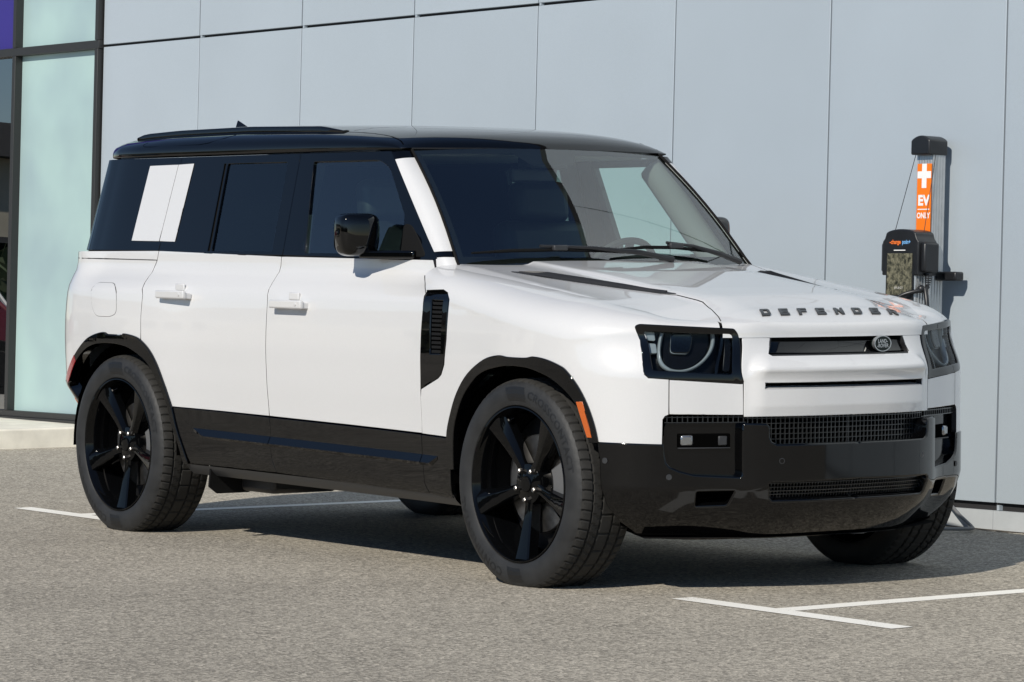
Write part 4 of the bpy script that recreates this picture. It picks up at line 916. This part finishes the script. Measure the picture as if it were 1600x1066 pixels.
# handles
for u,nm in ((-1.618,'door_handle'),(-2.530,'door_handle')):
    for mir in (False,True):
        sl_=-.0; z=1.036 if u>-2 else 1.061; hl_=.245 if u>-2 else .238
        p=Vector(P(u,z)); n=Vector(snormal(P,u,z)); mt=Matrix((Vector((1,0,0)),-n,Vector((0,0,1)))).transposed()
        b=MB(); b.box(p+n*.034,(hl_,.020,.036),mt); o=b.build(nm,M['white'],car,bevel=.007,seg=3,mirror=mir)
        b=MB(); b.box(p+n*.012+Vector((-hl_*.38,0,-.002)),(.05,.034,.026),mt); b.box(p+n*.012+Vector((hl_*.38,0,-.002)),(.05,.034,.026),mt); b.build('handle_mount',M['white'],o,bevel=.004,mirror=mir)
        b=MB(); q=Vector(P(u+.010,z+.036)); b.box(q+n*.002,(.075,.012,.034),mt); b.build('handle_cover',M['white'],o,bevel=.008,seg=3,mirror=mir)
        b=MB(); b.lathe([(.0001,.0),(.0065,.0),(.0065,.003),(.0045,.0035),(.0001,.0035)],14,axis='y'); 
        for i,v in enumerate(b.v): b.v[i]=tuple(Vector(v)*-1+p+n*.044+Vector((.085,0,0)))
        b.build('key_cap',M['white'],o,mirror=mir)
fo2=rounded([(-3.265,1.085),(-3.235,1.111),(-3.082,1.110),(-3.022,1.074),(-3.007,0.974),(-3.062,0.958),(-3.190,0.959),(-3.235,0.998)],.03)
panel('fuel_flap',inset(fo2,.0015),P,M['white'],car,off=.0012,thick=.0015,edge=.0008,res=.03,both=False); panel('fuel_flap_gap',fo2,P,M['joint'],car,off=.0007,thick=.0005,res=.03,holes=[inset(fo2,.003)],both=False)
# ============================================================ WHEELS
def tyre_mesh():
    # (r, y) half section, outer face at y=-.1375
    side=[(.2960,-.112),(.2985,-.124),(.3020,-.1290),(.3100,-.1330),(.3260,-.1368),(.3420,-.1378),(.3580,-.1362),(.3740,-.1310),(.3850,-.1240),(.3905,-.1185)]
    tread=[(.3955,-.1125,1),(.3995,-.1020,1),(.4012,-.0900,1),(.4020,-.0790,1),(.3945,-.0772,0),(.3945,-.0688,0),(.4025,-.0670,2),(.4030,-.0500,2),(.4030,-.0345,2),(.3950,-.0328,0),(.3950,-.0242,0),(.4032,-.0225,3),(.4033,0.0,3)]
    prof=[(r,y,0) for r,y in side]+tread; full=prof+[(r,-y,k) for r,y,k in prof[::-1][1:]]
    NB=66; SUB=6; n=NB*SUB; vs=[];fs=[];m=len(full)
    for k in range(n):
        for r,y,kind in full:
            ph=k
            if kind==2: ph=(k+int(round(y*60)))%n
            sl=kind and (ph%SUB==0 or (kind==1 and ph%(SUB*2)==SUB+2 and abs(y)<.105 and False))
            if kind==3: sl=((k+3)%(SUB*2))==0
            a=2*math.pi*(k+(kind==1)*0)/n
            skew=(abs(y)-.07)*.5 if kind==2 else (abs(y)-.1)*.25 if kind==1 else 0
            rr=r-(.0065 if sl else 0)
            # small ribs where sidewall meets tread
            if kind==0 and r>.387: rr-=.002*((k//3)%2)
            a+=skew
            x,z=rr*math.cos(a),rr*math.sin(a)
            if z<-.3855: 
                y2=y*(1+.03*(1-abs(x)/.12) if abs(x)<.12 else 1); z=-.3855
            else: y2=y
            vs.append((x,y2,z))
    for k in range(n):
        k2=(k+1)%n
        for i in range(m-1): fs.append((k*m+i,k*m+i+1,k2*m+i+1,k2*m+i))
    return vs,fs,m,n,len(side)
def build_tyre():
    vs,fs,m,n,ns=tyre_mesh(); me=bpy.data.meshes.new('tyre'); me.from_pydata(vs,[],fs); me.materials.append(M['rubber']); me.materials.append(M['tread'])
    mi=[]
    for k in range(n):
        for i in range(m-1): mi.append(1 if ns-1<=i<m-ns else 0)
    me.polygons.foreach_set('material_index',mi); me.polygons.foreach_set('use_smooth',[True]*len(fs))
    bm=bmesh.new(); bm.from_mesh(me); bmesh.ops.recalc_face_normals(bm,faces=bm.faces); bm.to_mesh(me); bm.free(); me.set_sharp_from_angle(angle=R_(28)); return me
tyre_me=build_tyre()
def rim_mesh():
    b=MB()
    b.lathe([(.2965,-.113),(.2985,-.1245),(.2960,-.1290),(.2915,-.1300),(.2885,-.1265),(.2868,-.118),(.2800,-.106),(.2745,-.090),(.2700,-.05),(.2660,.02),(.2680,.09),(.2900,.115),(.2965,.112)],96)
    b.lathe([(.0001,-.092),(.018,-.0925),(.0290,-.0915),(.0305,-.0895),(.0305,-.085),(.0345,-.0835),(.050,-.0815),(.0760,-.076),(.0800,-.066),(.0800,-.02),(.0001,-.02)],48)
    # five spokes, each with a sharp ridge and two facets
    for s in range(5):
        a0=R_(270+72*s)
        st=[(.060,-.027,.027,-.0835),(.090,-.023,.023,-.0850),(.13,-.025,.026,-.0900),(.18,-.031,.034,-.0985),(.23,-.039,.043,-.1085),(.262,-.045,.051,-.1150),(.2830,-.049,.056,-.1200)]
        vs=[]
        for r,l,rr,y in st:
            ridge=l+(rr-l)*.66
            sec=[(l,y+.052),(l,y+.010),(l+.005,y+.004),(ridge-.0015,y),(ridge+.0015,y+.0006),(rr-.002,y+.020),(rr,y+.026),(rr,y+.056)]
            for u,h in sec:
                x=u; z=r
                # rotate so that local z -> angle a0
                X=z*math.cos(a0)+x*math.sin(a0)*1; Z=z*math.sin(a0)-x*math.cos(a0)
                k=math.hypot(X,Z); vs.append((X,h,Z) if k<.2875 else (X*.2875/k,h,Z*.2875/k))
        m=8; fs=[(i*m+j,i*m+j+1,(i+1)*m+j+1,(i+1)*m+j) for i in range(len(st)-1) for j in range(m-1)]
        b.add(vs,fs)
        # lug pocket rim
    return b
def lettering(txt,size,r,a_start,m,parent):
    c=bpy.data.curves.new('t','FONT'); c.body=txt; c.size=size; c.align_x='LEFT'; c.align_y='CENTER'; c.offset=.0006; c.resolution_u=2; c.space_character=1.06
    o=bpy.data.objects.new('t',c); link(o); bpy.context.view_layer.update(); dg=bpy.context.evaluated_depsgraph_get(); me0=o.evaluated_get(dg).to_mesh()
    bm=bmesh.new(); bm.from_mesh(me0); bmesh.ops.subdivide_edges(bm,edges=[e for e in bm.edges if e.calc_length()>.012],cuts=2)
    vs=[];
    def prof_y(rr): return float(np.interp(rr,[.302,.31,.326,.342,.358,.374,.385],[.1290,.1330,.1368,.1378,.1362,.1310,.1240]))
    for v in bm.verts:
        rr=r+v.co.y; a=a_start-v.co.x*1.18/r; vs.append((rr*math.cos(a),-(prof_y(rr)+.0009),rr*math.sin(a)))
    bm.verts.ensure_lookup_table(); fs=[tuple(v.index for v in f.verts) for f in bm.faces]; bm.free(); bpy.data.objects.remove(o); bpy.data.curves.remove(c)
    return vs,fs
def ribs(a_start,cnt,dirn):
    vs=[];fs=[]
    for i in range(cnt):
        w=.007+.004*i; a=a_start+dirn*(.045*i+.012*i*i*.35)
        k=len(vs)
        for rr in (.318,.330,.345,.362,.372):
            y=float(np.interp(rr,[.302,.31,.326,.342,.358,.374],[.1290,.1330,.1368,.1378,.1362,.1310]))+.0008
            for s in (-1,1): 
                aa=a+s*w/rr+ (rr-.345)*1.2*dirn; vs.append((rr*math.cos(aa),-y,rr*math.sin(aa)))
        fs+=[(k+2*j,k+2*j+1,k+2*j+3,k+2*j+2) for j in range(4)]
    return vs,fs
def let_mesh():
    b=MB()
    for args in (('CROSSCONTACT',.042,.349,R_(78)),('CONTINENTAL',.046,.349,R_(-104))): b.add(*lettering(*args,None,None))
    b.add(*ribs(R_(82),5,1)); b.add(*ribs(R_(-97),4,1))
    return b
def wheel(cx,cy,rot,steer=0,proto=[]):
    if not proto:
        rb=rim_mesh(); r_=rb.build('wheel',M['rim'],car,smooth=True,angle=30); ty=bpy.data.objects.new('tyre',tyre_me); link(ty,r_)
        for nm,(vv,ff) in (('tyre_lettering',lettering('CROSSCONTACT',.042,.349,R_(78),None,None)),('tyre_lettering',lettering('CONTINENTAL',.046,.349,R_(-104),None,None)),('tyre_ribs',ribs(R_(82),5,1)),('tyre_ribs',ribs(R_(-97),4,1))):
            lb=MB(); lb.add(vv,ff); lb.build(nm,M['rubber2'],r_,fixn=False)['label']='raised markings on the tyre sidewall'
        b=MB(); b.lathe([(.06,-.020),(.075,-.022),(.185,-.022),(.188,-.018),(.188,.0),(.185,.004),(.06,.004)],64); b.lathe([(.0001,-.05),(.06,-.05),(.066,-.045),(.072,-.02)],48)
        di=b.build('brake_disc',M['steel'],r_,smooth=True,angle=30)
        b=MB(); vs=[];
        for k in range(13):
            a=R_(-28+56*k/12)
            for rr,y in ((.125,-.055),(.215,-.055),(.225,-.04),(.225,.03),(.125,.03)): vs.append((rr*math.cos(a),y,rr*math.sin(a)))
        b.add(vs,[(k*5+i,k*5+(i+1)%5,(k+1)*5+(i+1)%5,(k+1)*5+i) for k in range(12) for i in range(5)]+[tuple(range(5)),tuple(range(60,65))])
        ca=b.build('brake_caliper',M['grey'],r_,bevel=.006)
        b=MB(); b.lathe([(.05,.01),(.20,.01),(.262,.03)],48); b.build('brake_shield',M['bsatin'],r_,smooth=True)
        nb=MB()
        nb.lathe([(.0001,-.100),(.007,-.100),(.0098,-.0975),(.0105,-.088),(.0105,-.070)],6)
        for i in range(5):
            a=R_(270+72*i); q=MB(); q.add([(x+.060*math.cos(a),y,z+.060*math.sin(a)) for x,y,z in nb.v],nb.f); q.build('wheel_nut',M['steel'],r_,smooth=True,angle=20)
        b=MB(); a=R_(112); b.tube([(.268*math.cos(a),-.075,.268*math.sin(a)),(.258*math.cos(a),-.100,.258*math.sin(a))],.0045,8); b.build('tyre_valve',M['chrome'],r_)
        proto.append(r_); r=r_
    else:
        r=proto[0].copy(); link(r,car)
        for ch in proto[0].children: c=ch.copy(); link(c,r)
    r.location=(cx,cy,.3855); r.rotation_euler=(0,0,rot)
    return r
wheel(0,-.832,0); wheel(-3.022,-.834,0); wheel(0,.832,math.pi); wheel(-3.022,.834,math.pi)
# ============================================================ CABIN
M['pillartrim']=mat('grey_pillar_trim',(.15,.15,.145),.85)
def rbox(name,c,d,m,parent=car,bevel=.03,rot=None,seg=4,subd=0):
    b=MB(); mt=Matrix.Rotation(rot[0],3,rot[1]) if rot else None; b.box(c,d,mt); return b.build(name,m,parent,bevel=bevel,seg=seg)
for y in (-.40,.40):
    st=rbox('front_seat',(-1.42,y,.84),(.52,.50,.18),M['seat'])
    bk=rbox('seat_back',(-1.64,y,1.12),(.14,.47,.56),M['seat'],st,rot=(R_(-14),'Y'),bevel=.06)
    hr=rbox('headrest',(-1.70,y,1.475),(.11,.29,.185),M['seat'],st,rot=(R_(-8),'Y'),bevel=.045)
    b=MB(); b.tube([(-1.695,y-.06,1.36),(-1.70,y-.06,1.45)],.007,8); b.tube([(-1.695,y+.06,1.36),(-1.70,y+.06,1.45)],.007,8); b.build('headrest_post',M['chrome'],st)
st=rbox('rear_seat',(-2.42,0,.86),(.50,1.30,.18),M['seat']); rbox('seat_back',(-2.66,0,1.12),(.13,1.30,.50),M['seat'],st,rot=(R_(-14),'Y'))
for y in (-.42,.42): rbox('headrest',(-2.72,y,1.43),(.09,.25,.15),M['seat'],st,bevel=.04)
rbox('dashboard',(-.86,0,1.08),(.40,1.48,.19),M['dash'],bevel=.04)
rbox('instrument_panel',(-.98,.40,1.21),(.10,.32,.08),M['dash'],bevel=.02); rbox('centre_screen',(-1.02,0,1.17),(.02,.26,.14),M['bgloss'],bevel=.01)
b=MB(); c0=Vector((-1.13,.40,1.150)); nrm=Vector((-.86,0,.5)).normalized(); q=nrm.to_track_quat('Z','Y')
pts=[c0+q@Vector((.185*math.cos(a),.185*math.sin(a),0)) for a in np.linspace(0,2*math.pi,41)]; b.tube(pts,.015,8,cap=False)
b.box(c0,(.05,.16,.10),q.to_matrix()); b.box(c0,(.36,.03,.02),q.to_matrix()); b.box(c0,(.03,.36,.02),q.to_matrix())
b.build('steering_wheel',M['dash'],car,smooth=True)
rbox('rear_view_mirror',(-1.20,0,1.585),(.03,.24,.065),M['bsatin'],bevel=.012); rbox('camera_housing',(-1.135,0,1.635),(.10,.20,.06),M['bsatin'],bevel=.015)
for mir in (1,-1):
    b=MB(); b.tube([(-1.84,-.76*mir,.9),(-1.84,-.76*mir,1.25),(-1.84,-.665*mir,1.65)],.04,8); b.build('centre_pillar_trim',M['dash'],car,smooth=True)
    b=MB(); b.tube([(-.83,-.735*mir,1.18),(-1.195,-.640*mir,1.62)],.060,10); b.build('front_pillar_trim',M['pillartrim'],car,smooth=True)
rbox('cabin_floor',(-2.1,0,.70),(3.0,1.5,.04),M['dash'],bevel=.005); rbox('load_floor',(-3.3,0,1.0),(.7,1.4,.2),M['dash'],bevel=.01)
# ============================================================ CHARGING STATION (same frame as the building)
M['alu']=mat('brushed_aluminium',(.52,.53,.53),.38,metal=.75,noise=.06,nscale=30)
M['chblack']=mat('charger_black_plastic',(.012,.013,.015),.38,noise=.1,nscale=20)
M['orange']=mat('orange_vinyl',(.92,.20,.01),.4); M['whiteink']=mat('white_print',(.85,.85,.84),.5); M['blueink']=mat('pale_blue_print',(.18,.42,.75),.5); M['orangeink']=mat('orange_print',(.85,.18,.03),.5)
def screen_mat():
    m,nt,b=new_mat('scuffed_screen_film'); tc=N(nt,'ShaderNodeTexCoord'); n=N(nt,'ShaderNodeTexNoise'); n.inputs['Scale'].default_value=55; n.inputs['Detail'].default_value=7; n.inputs['Roughness'].default_value=.7; nt.links.new(tc.outputs['Object'],n.inputs['Vector'])
    cr=N(nt,'ShaderNodeValToRGB'); cr.color_ramp.elements[0].position=.40; cr.color_ramp.elements[0].color=(.02,.022,.015,1); cr.color_ramp.elements[1].position=.62; cr.color_ramp.elements[1].color=(.20,.19,.13,1)
    nt.links.new(n.outputs['Fac'],cr.inputs[0]); nt.links.new(cr.outputs[0],b.inputs['Base Color']); b.inputs['Roughness'].default_value=.3; return m
M['screen']=screen_mat()
ch=empty('ev_charging_station',label='EV charging post with orange EV ONLY sticker standing against the silver wall',cat='charging station'); ch.matrix_world=WM@Matrix.Translation((-.316,0,0))
def cb(name,x0,x1,y0,y1,z0,z1,m,parent=ch,bevel=.0,seg=3): return bx(name,x0,x1,y0,y1,z0,z1,m,parent,bevel)
# rear pole: fluted extrusion
b=MB(); 
fl=[]
for i in range(13): 
    x=-.052+.104*i/12; fl.append((x,-.130+(.003 if i%2 else 0)))
for i in range(9): fl.append((.055-(.003 if i%2 else 0),-.125+.07*i/8))
fl+=[(.052,-.05),(-.052,-.05),(-.055,-.055),(-.055,-.125)]
b.prism(fl,lambda u,v,d:(u,v,d),0.0,1.72); pole=b.build('pole',M['alu'],ch)
cap=MB(); K=14; L=[]
for i in range(K+1):
    u=-1+2*i/K; L.append((u*.062,1.775+.022*(1-u*u)))
cap.prism([(-.062,1.708)]+L+[(.062,1.708)],lambda u,v,d:(u,d,v),-.165,-.045); cap.build('pole_cap',M['chblack'],ch,bevel=.008,seg=3)
stk=cb('sticker',-.046,.046,-.1325,-.1312,1.33,1.668,M['orange'])
def sfn(cx,cz,y=-.1326): return lambda u,v,d:(cx+u,y-d,cz+v)
b=MB(); b.box((0,-.1330,1.612),(.030,.0008,.112)); b.box((0,-.13305,1.617),(.088,.0009,.032)); b.build('plus_symbol',M['whiteink'],stk)
text_mesh('sticker_lettering','EV',.064,sfn(0,1.497),M['whiteink'],stk,sx=1.05,bold=.003)
text_mesh('sticker_lettering','ONLY',.036,sfn(0,1.428),M['whiteink'],stk,sx=.88,bold=.0012)
cb('sticker_rule',-.038,.038,-.1334,-.1326,1.4555,1.460,M['whiteink'],stk)
# front pedestal and head
b=MB(); b.prism([(-.085,-.27),(.085,-.27),(.092,-.262),(.092,-.165),(-.092,-.165),(-.092,-.262)],lambda u,v,d:(u,v,d),0.0,1.17); ped=b.build('pedestal',M['alu'],ch)
for k in range(5): cb('pedestal_rib',.094,.097,-.25+.017*k,-.243+.017*k,.02,1.165,M['alu'],ped)
HD=MB(); L=[(-.118,1.150),(.118,1.150),(.118,1.305),(.105,1.318),(.098,1.335)]+[(.098*math.cos(a),1.338+.024*math.sin(a)) for a in np.linspace(.15,math.pi-.15,12)]+[(-.098,1.335),(-.105,1.318),(-.118,1.305)]
HD.prism(L,lambda u,v,d:(u,d,v),-.275,-.155); hd=HD.build('charger_head',M['chblack'],ch,bevel=.006,seg=3)
cb('holster',.118,.150,-.262,-.17,1.165,1.300,M['chblack'],hd,bevel=.01); cb('holster',-.140,-.118,-.262,-.17,1.165,1.300,M['chblack'],hd,bevel=.01)
sc_=cb('display',-.080,.082,-.2785,-.276,1.060,1.250,M['screen'],hd); cb('display_bezel',-.088,.090,-.2765,-.27,1.03,1.20,M['chblack'],ped)
lg=text_mesh('brand_lettering','-charge',.027,lambda u,v,d:(-.068+u,-.2762-d,1.302+v),M['orangeink'],hd,align='LEFT',bold=.0009,sx=.90)
text_mesh('brand_lettering','poin+',.027,lambda u,v,d:(.014+u,-.2762-d,1.302+v),M['blueink'],hd,align='LEFT',bold=.0009,sx=.85)
cb('small_print',-.040,.035,-.2770,-.2755,1.2625,1.2665,M['whiteink'],hd)
text_mesh('display_lettering','SELECT',.013,lambda u,v,d:(u,-.2792-d,1.092+v),M['whiteink'],sc_,space=1.4)
for i in range(6):
    b=MB(); b.lathe([(.0001,0),(.019-.0015*i,0),(.019-.0015*i,.006),(.0001,.006)],14,axis='z',c=(.125,-.215,1.155-.010*i)); b.build('strain_relief',M['chblack'],hd,smooth=True,angle=30)
    b=MB(); b.lathe([(.0001,0),(.017-.0015*i,0),(.017-.0015*i,.006),(.0001,.006)],14,axis='z',c=(-.122,-.215,1.155-.010*i)); b.build('strain_relief',M['chblack'],hd,smooth=True,angle=30)
cb('bracket_arm',.05,.185,-.10,-.045,1.130,1.172,M['chblack'],ch,bevel=.008)
def cord(p): 
    b=MB(); b.tube(p,.0016,6); return b.build('retractor_cord',M['chblack'],ch)
cord([(-.060,-.13,1.715),(-.112,-.20,1.36)]); cord([(.060,-.12,1.715),(.075,-.20,1.345)])
def bez(P4,n=24):
    P4=[Vector(p) for p in P4]; return [P4[0]*(1-t)**3+P4[1]*3*t*(1-t)**2+P4[2]*3*t*t*(1-t)+P4[3]*t**3 for t in np.linspace(0,1,n)]
b=MB(); b.tube(bez([(.125,-.215,1.10),(.135,-.26,1.06),(.03,-.35,1.10),(-.02,-.34,.95)]),.010,10); b.sphere((.112,-.245,1.088),.019); b.build('charging_cable',M['chblack'],ch,smooth=True)
b=MB(); b.tube(bez([(.128,-.235,1.09),(.175,-.26,1.00),(.165,-.24,.90),(.14,-.22,.60)]),.011,10); b.build('charging_cable',M['chblack'],ch,smooth=True)
M['hose']=mat('grey_cable_sheath',(.14,.145,.15),.45)
b=MB(); b.tube([(.02,-.06,.26),(.11,-.05,.125),(.24,-.09,.060),(.36,-.14,.022),(.405,-.17,.013),(.425,-.21,.012),(.41,-.30,.012),(.37,-.45,.012),(.28,-.62,.012),(.05,-.75,.012)],.0085,10); b.build('ground_cable',M['hose'],ch,smooth=True)

# ============================================================ BEHIND THE CAMERA: what the glass and paint reflect
M['leaf']=mat('hedge_leaves',(.05,.075,.03),.7,noise=.5,nscale=3); M['bark']=mat('bark',(.09,.07,.05),.9)
def leafmass(name,x0,x1,y0,y1,z0,z1,n,sz,seed,label=None):
    r=random.Random(seed); b=MB()
    ph=[r.uniform(0,6) for _ in range(4)]
    for i in range(n):
        x=r.uniform(x0,x1); hh=z0+(z1-z0)*(.62+.2*math.sin(x*.35+ph[0])+.18*math.sin(x*.93+ph[1])); y=r.uniform(y0,y1); z=z0+(hh-z0)*r.random()**.7
        q=Euler((r.uniform(0,6),r.uniform(0,6),r.uniform(0,6))).to_matrix(); s=sz*r.uniform(.6,1.4)
        b.add([Vector((x,y,z))+q@Vector(v) for v in ((-s,-s*.6,0),(s,-s*.6,0),(s,s*.6,0),(-s,s*.6,0))],[(0,1,2,3)])
    return tag(b.build(name,M['leaf'],fixn=False),kind='stuff')
leafmass('distant_trees',-90,90,-95,-84,0,9,9000,.9,3)
leafmass('hedge',-44,-30,-19,-12,0,2.9,4200,.2,5)
M['beige']=mat('beige_render',(.55,.50,.40),.85,noise=.08,nscale=2); M['roofd']=mat('dark_roofing',(.06,.06,.065),.8)
ob_=empty('low_building',(-46,-24,0),'low beige building with a dark roof across the parking lot','building')
def bxp(name,c,d,m,parent,bevel=0):
    b=MB(); b.box(c,d); return b.build(name,m,parent,bevel=bevel)
bxp('wall',(0,0,1.85),(12,26,3.7),M['beige'],ob_); bxp('roof',(0,0,3.98),(13,27,.55),M['roofd'],ob_)
for k in range(5):
    wn=bxp('window',(6.03,-8+4*k,1.7),(.1,2.0,1.4),M['roofd'],ob_); bxp('pane',(6.09,-8+4*k,1.7),(.03,1.8,1.2),M['bgloss'],wn)
def simple_car(loc,rot,colr,label,hgt=1.45):
    m_=mat('paint_'+label.split()[0],colr,.3,coat=1); r=empty('parked_car',loc,label,'car',group='cars parked across the lot'); r.rotation_euler=(0,0,rot)
    side=[(-2.2,.35),(-2.25,.75),(-2.1,.95),(-1.5,1.0),(-1.0,hgt-.03),(-.2,hgt),(.4,hgt-.06),(1.05,1.0),(2.0,.88),(2.2,.65),(2.2,.35)]
    b=MB(); b.prism(side,lambda u,v,d:(u,d*(1-.18*max(0,v-.9)/.5),v),-.88,.88); b.build('body',m_,r,bevel=.06,seg=3)
    b=MB(); b.prism([(-1.35,1.02),(-.95,hgt-.09),(-.2,hgt-.06),(.32,hgt-.11),(.85,1.02)],lambda u,v,d:(u,d*(1-.16*max(0,v-.9)/.5),v),-.892,.892); b.build('window',M['bgloss'],r)
    for x in (-1.35,1.35):
        for y in (-.80,.80):
            b=MB(); b.lathe([(.0001,-.1),(.20,-.1),(.21,-.09),(.32,-.1),(.33,-.08),(.33,.08),(.32,.1),(.0001,.1)],28,c=(x,y,.33)); b.build('wheel',M['rubber'],r,smooth=True,angle=30)
simple_car((-25.5,-5.2,0),R_(100),(.22,.008,.012),'red car parked across the lot facing the shop window')
simple_car((-33,-9.8,0),R_(95),(.75,.75,.74),'white car parked in front of the hedge',1.7)
simple_car((-21.5,-9.5,0),R_(20),(.02,.05,.08),'dark blue car parked beside the red one')
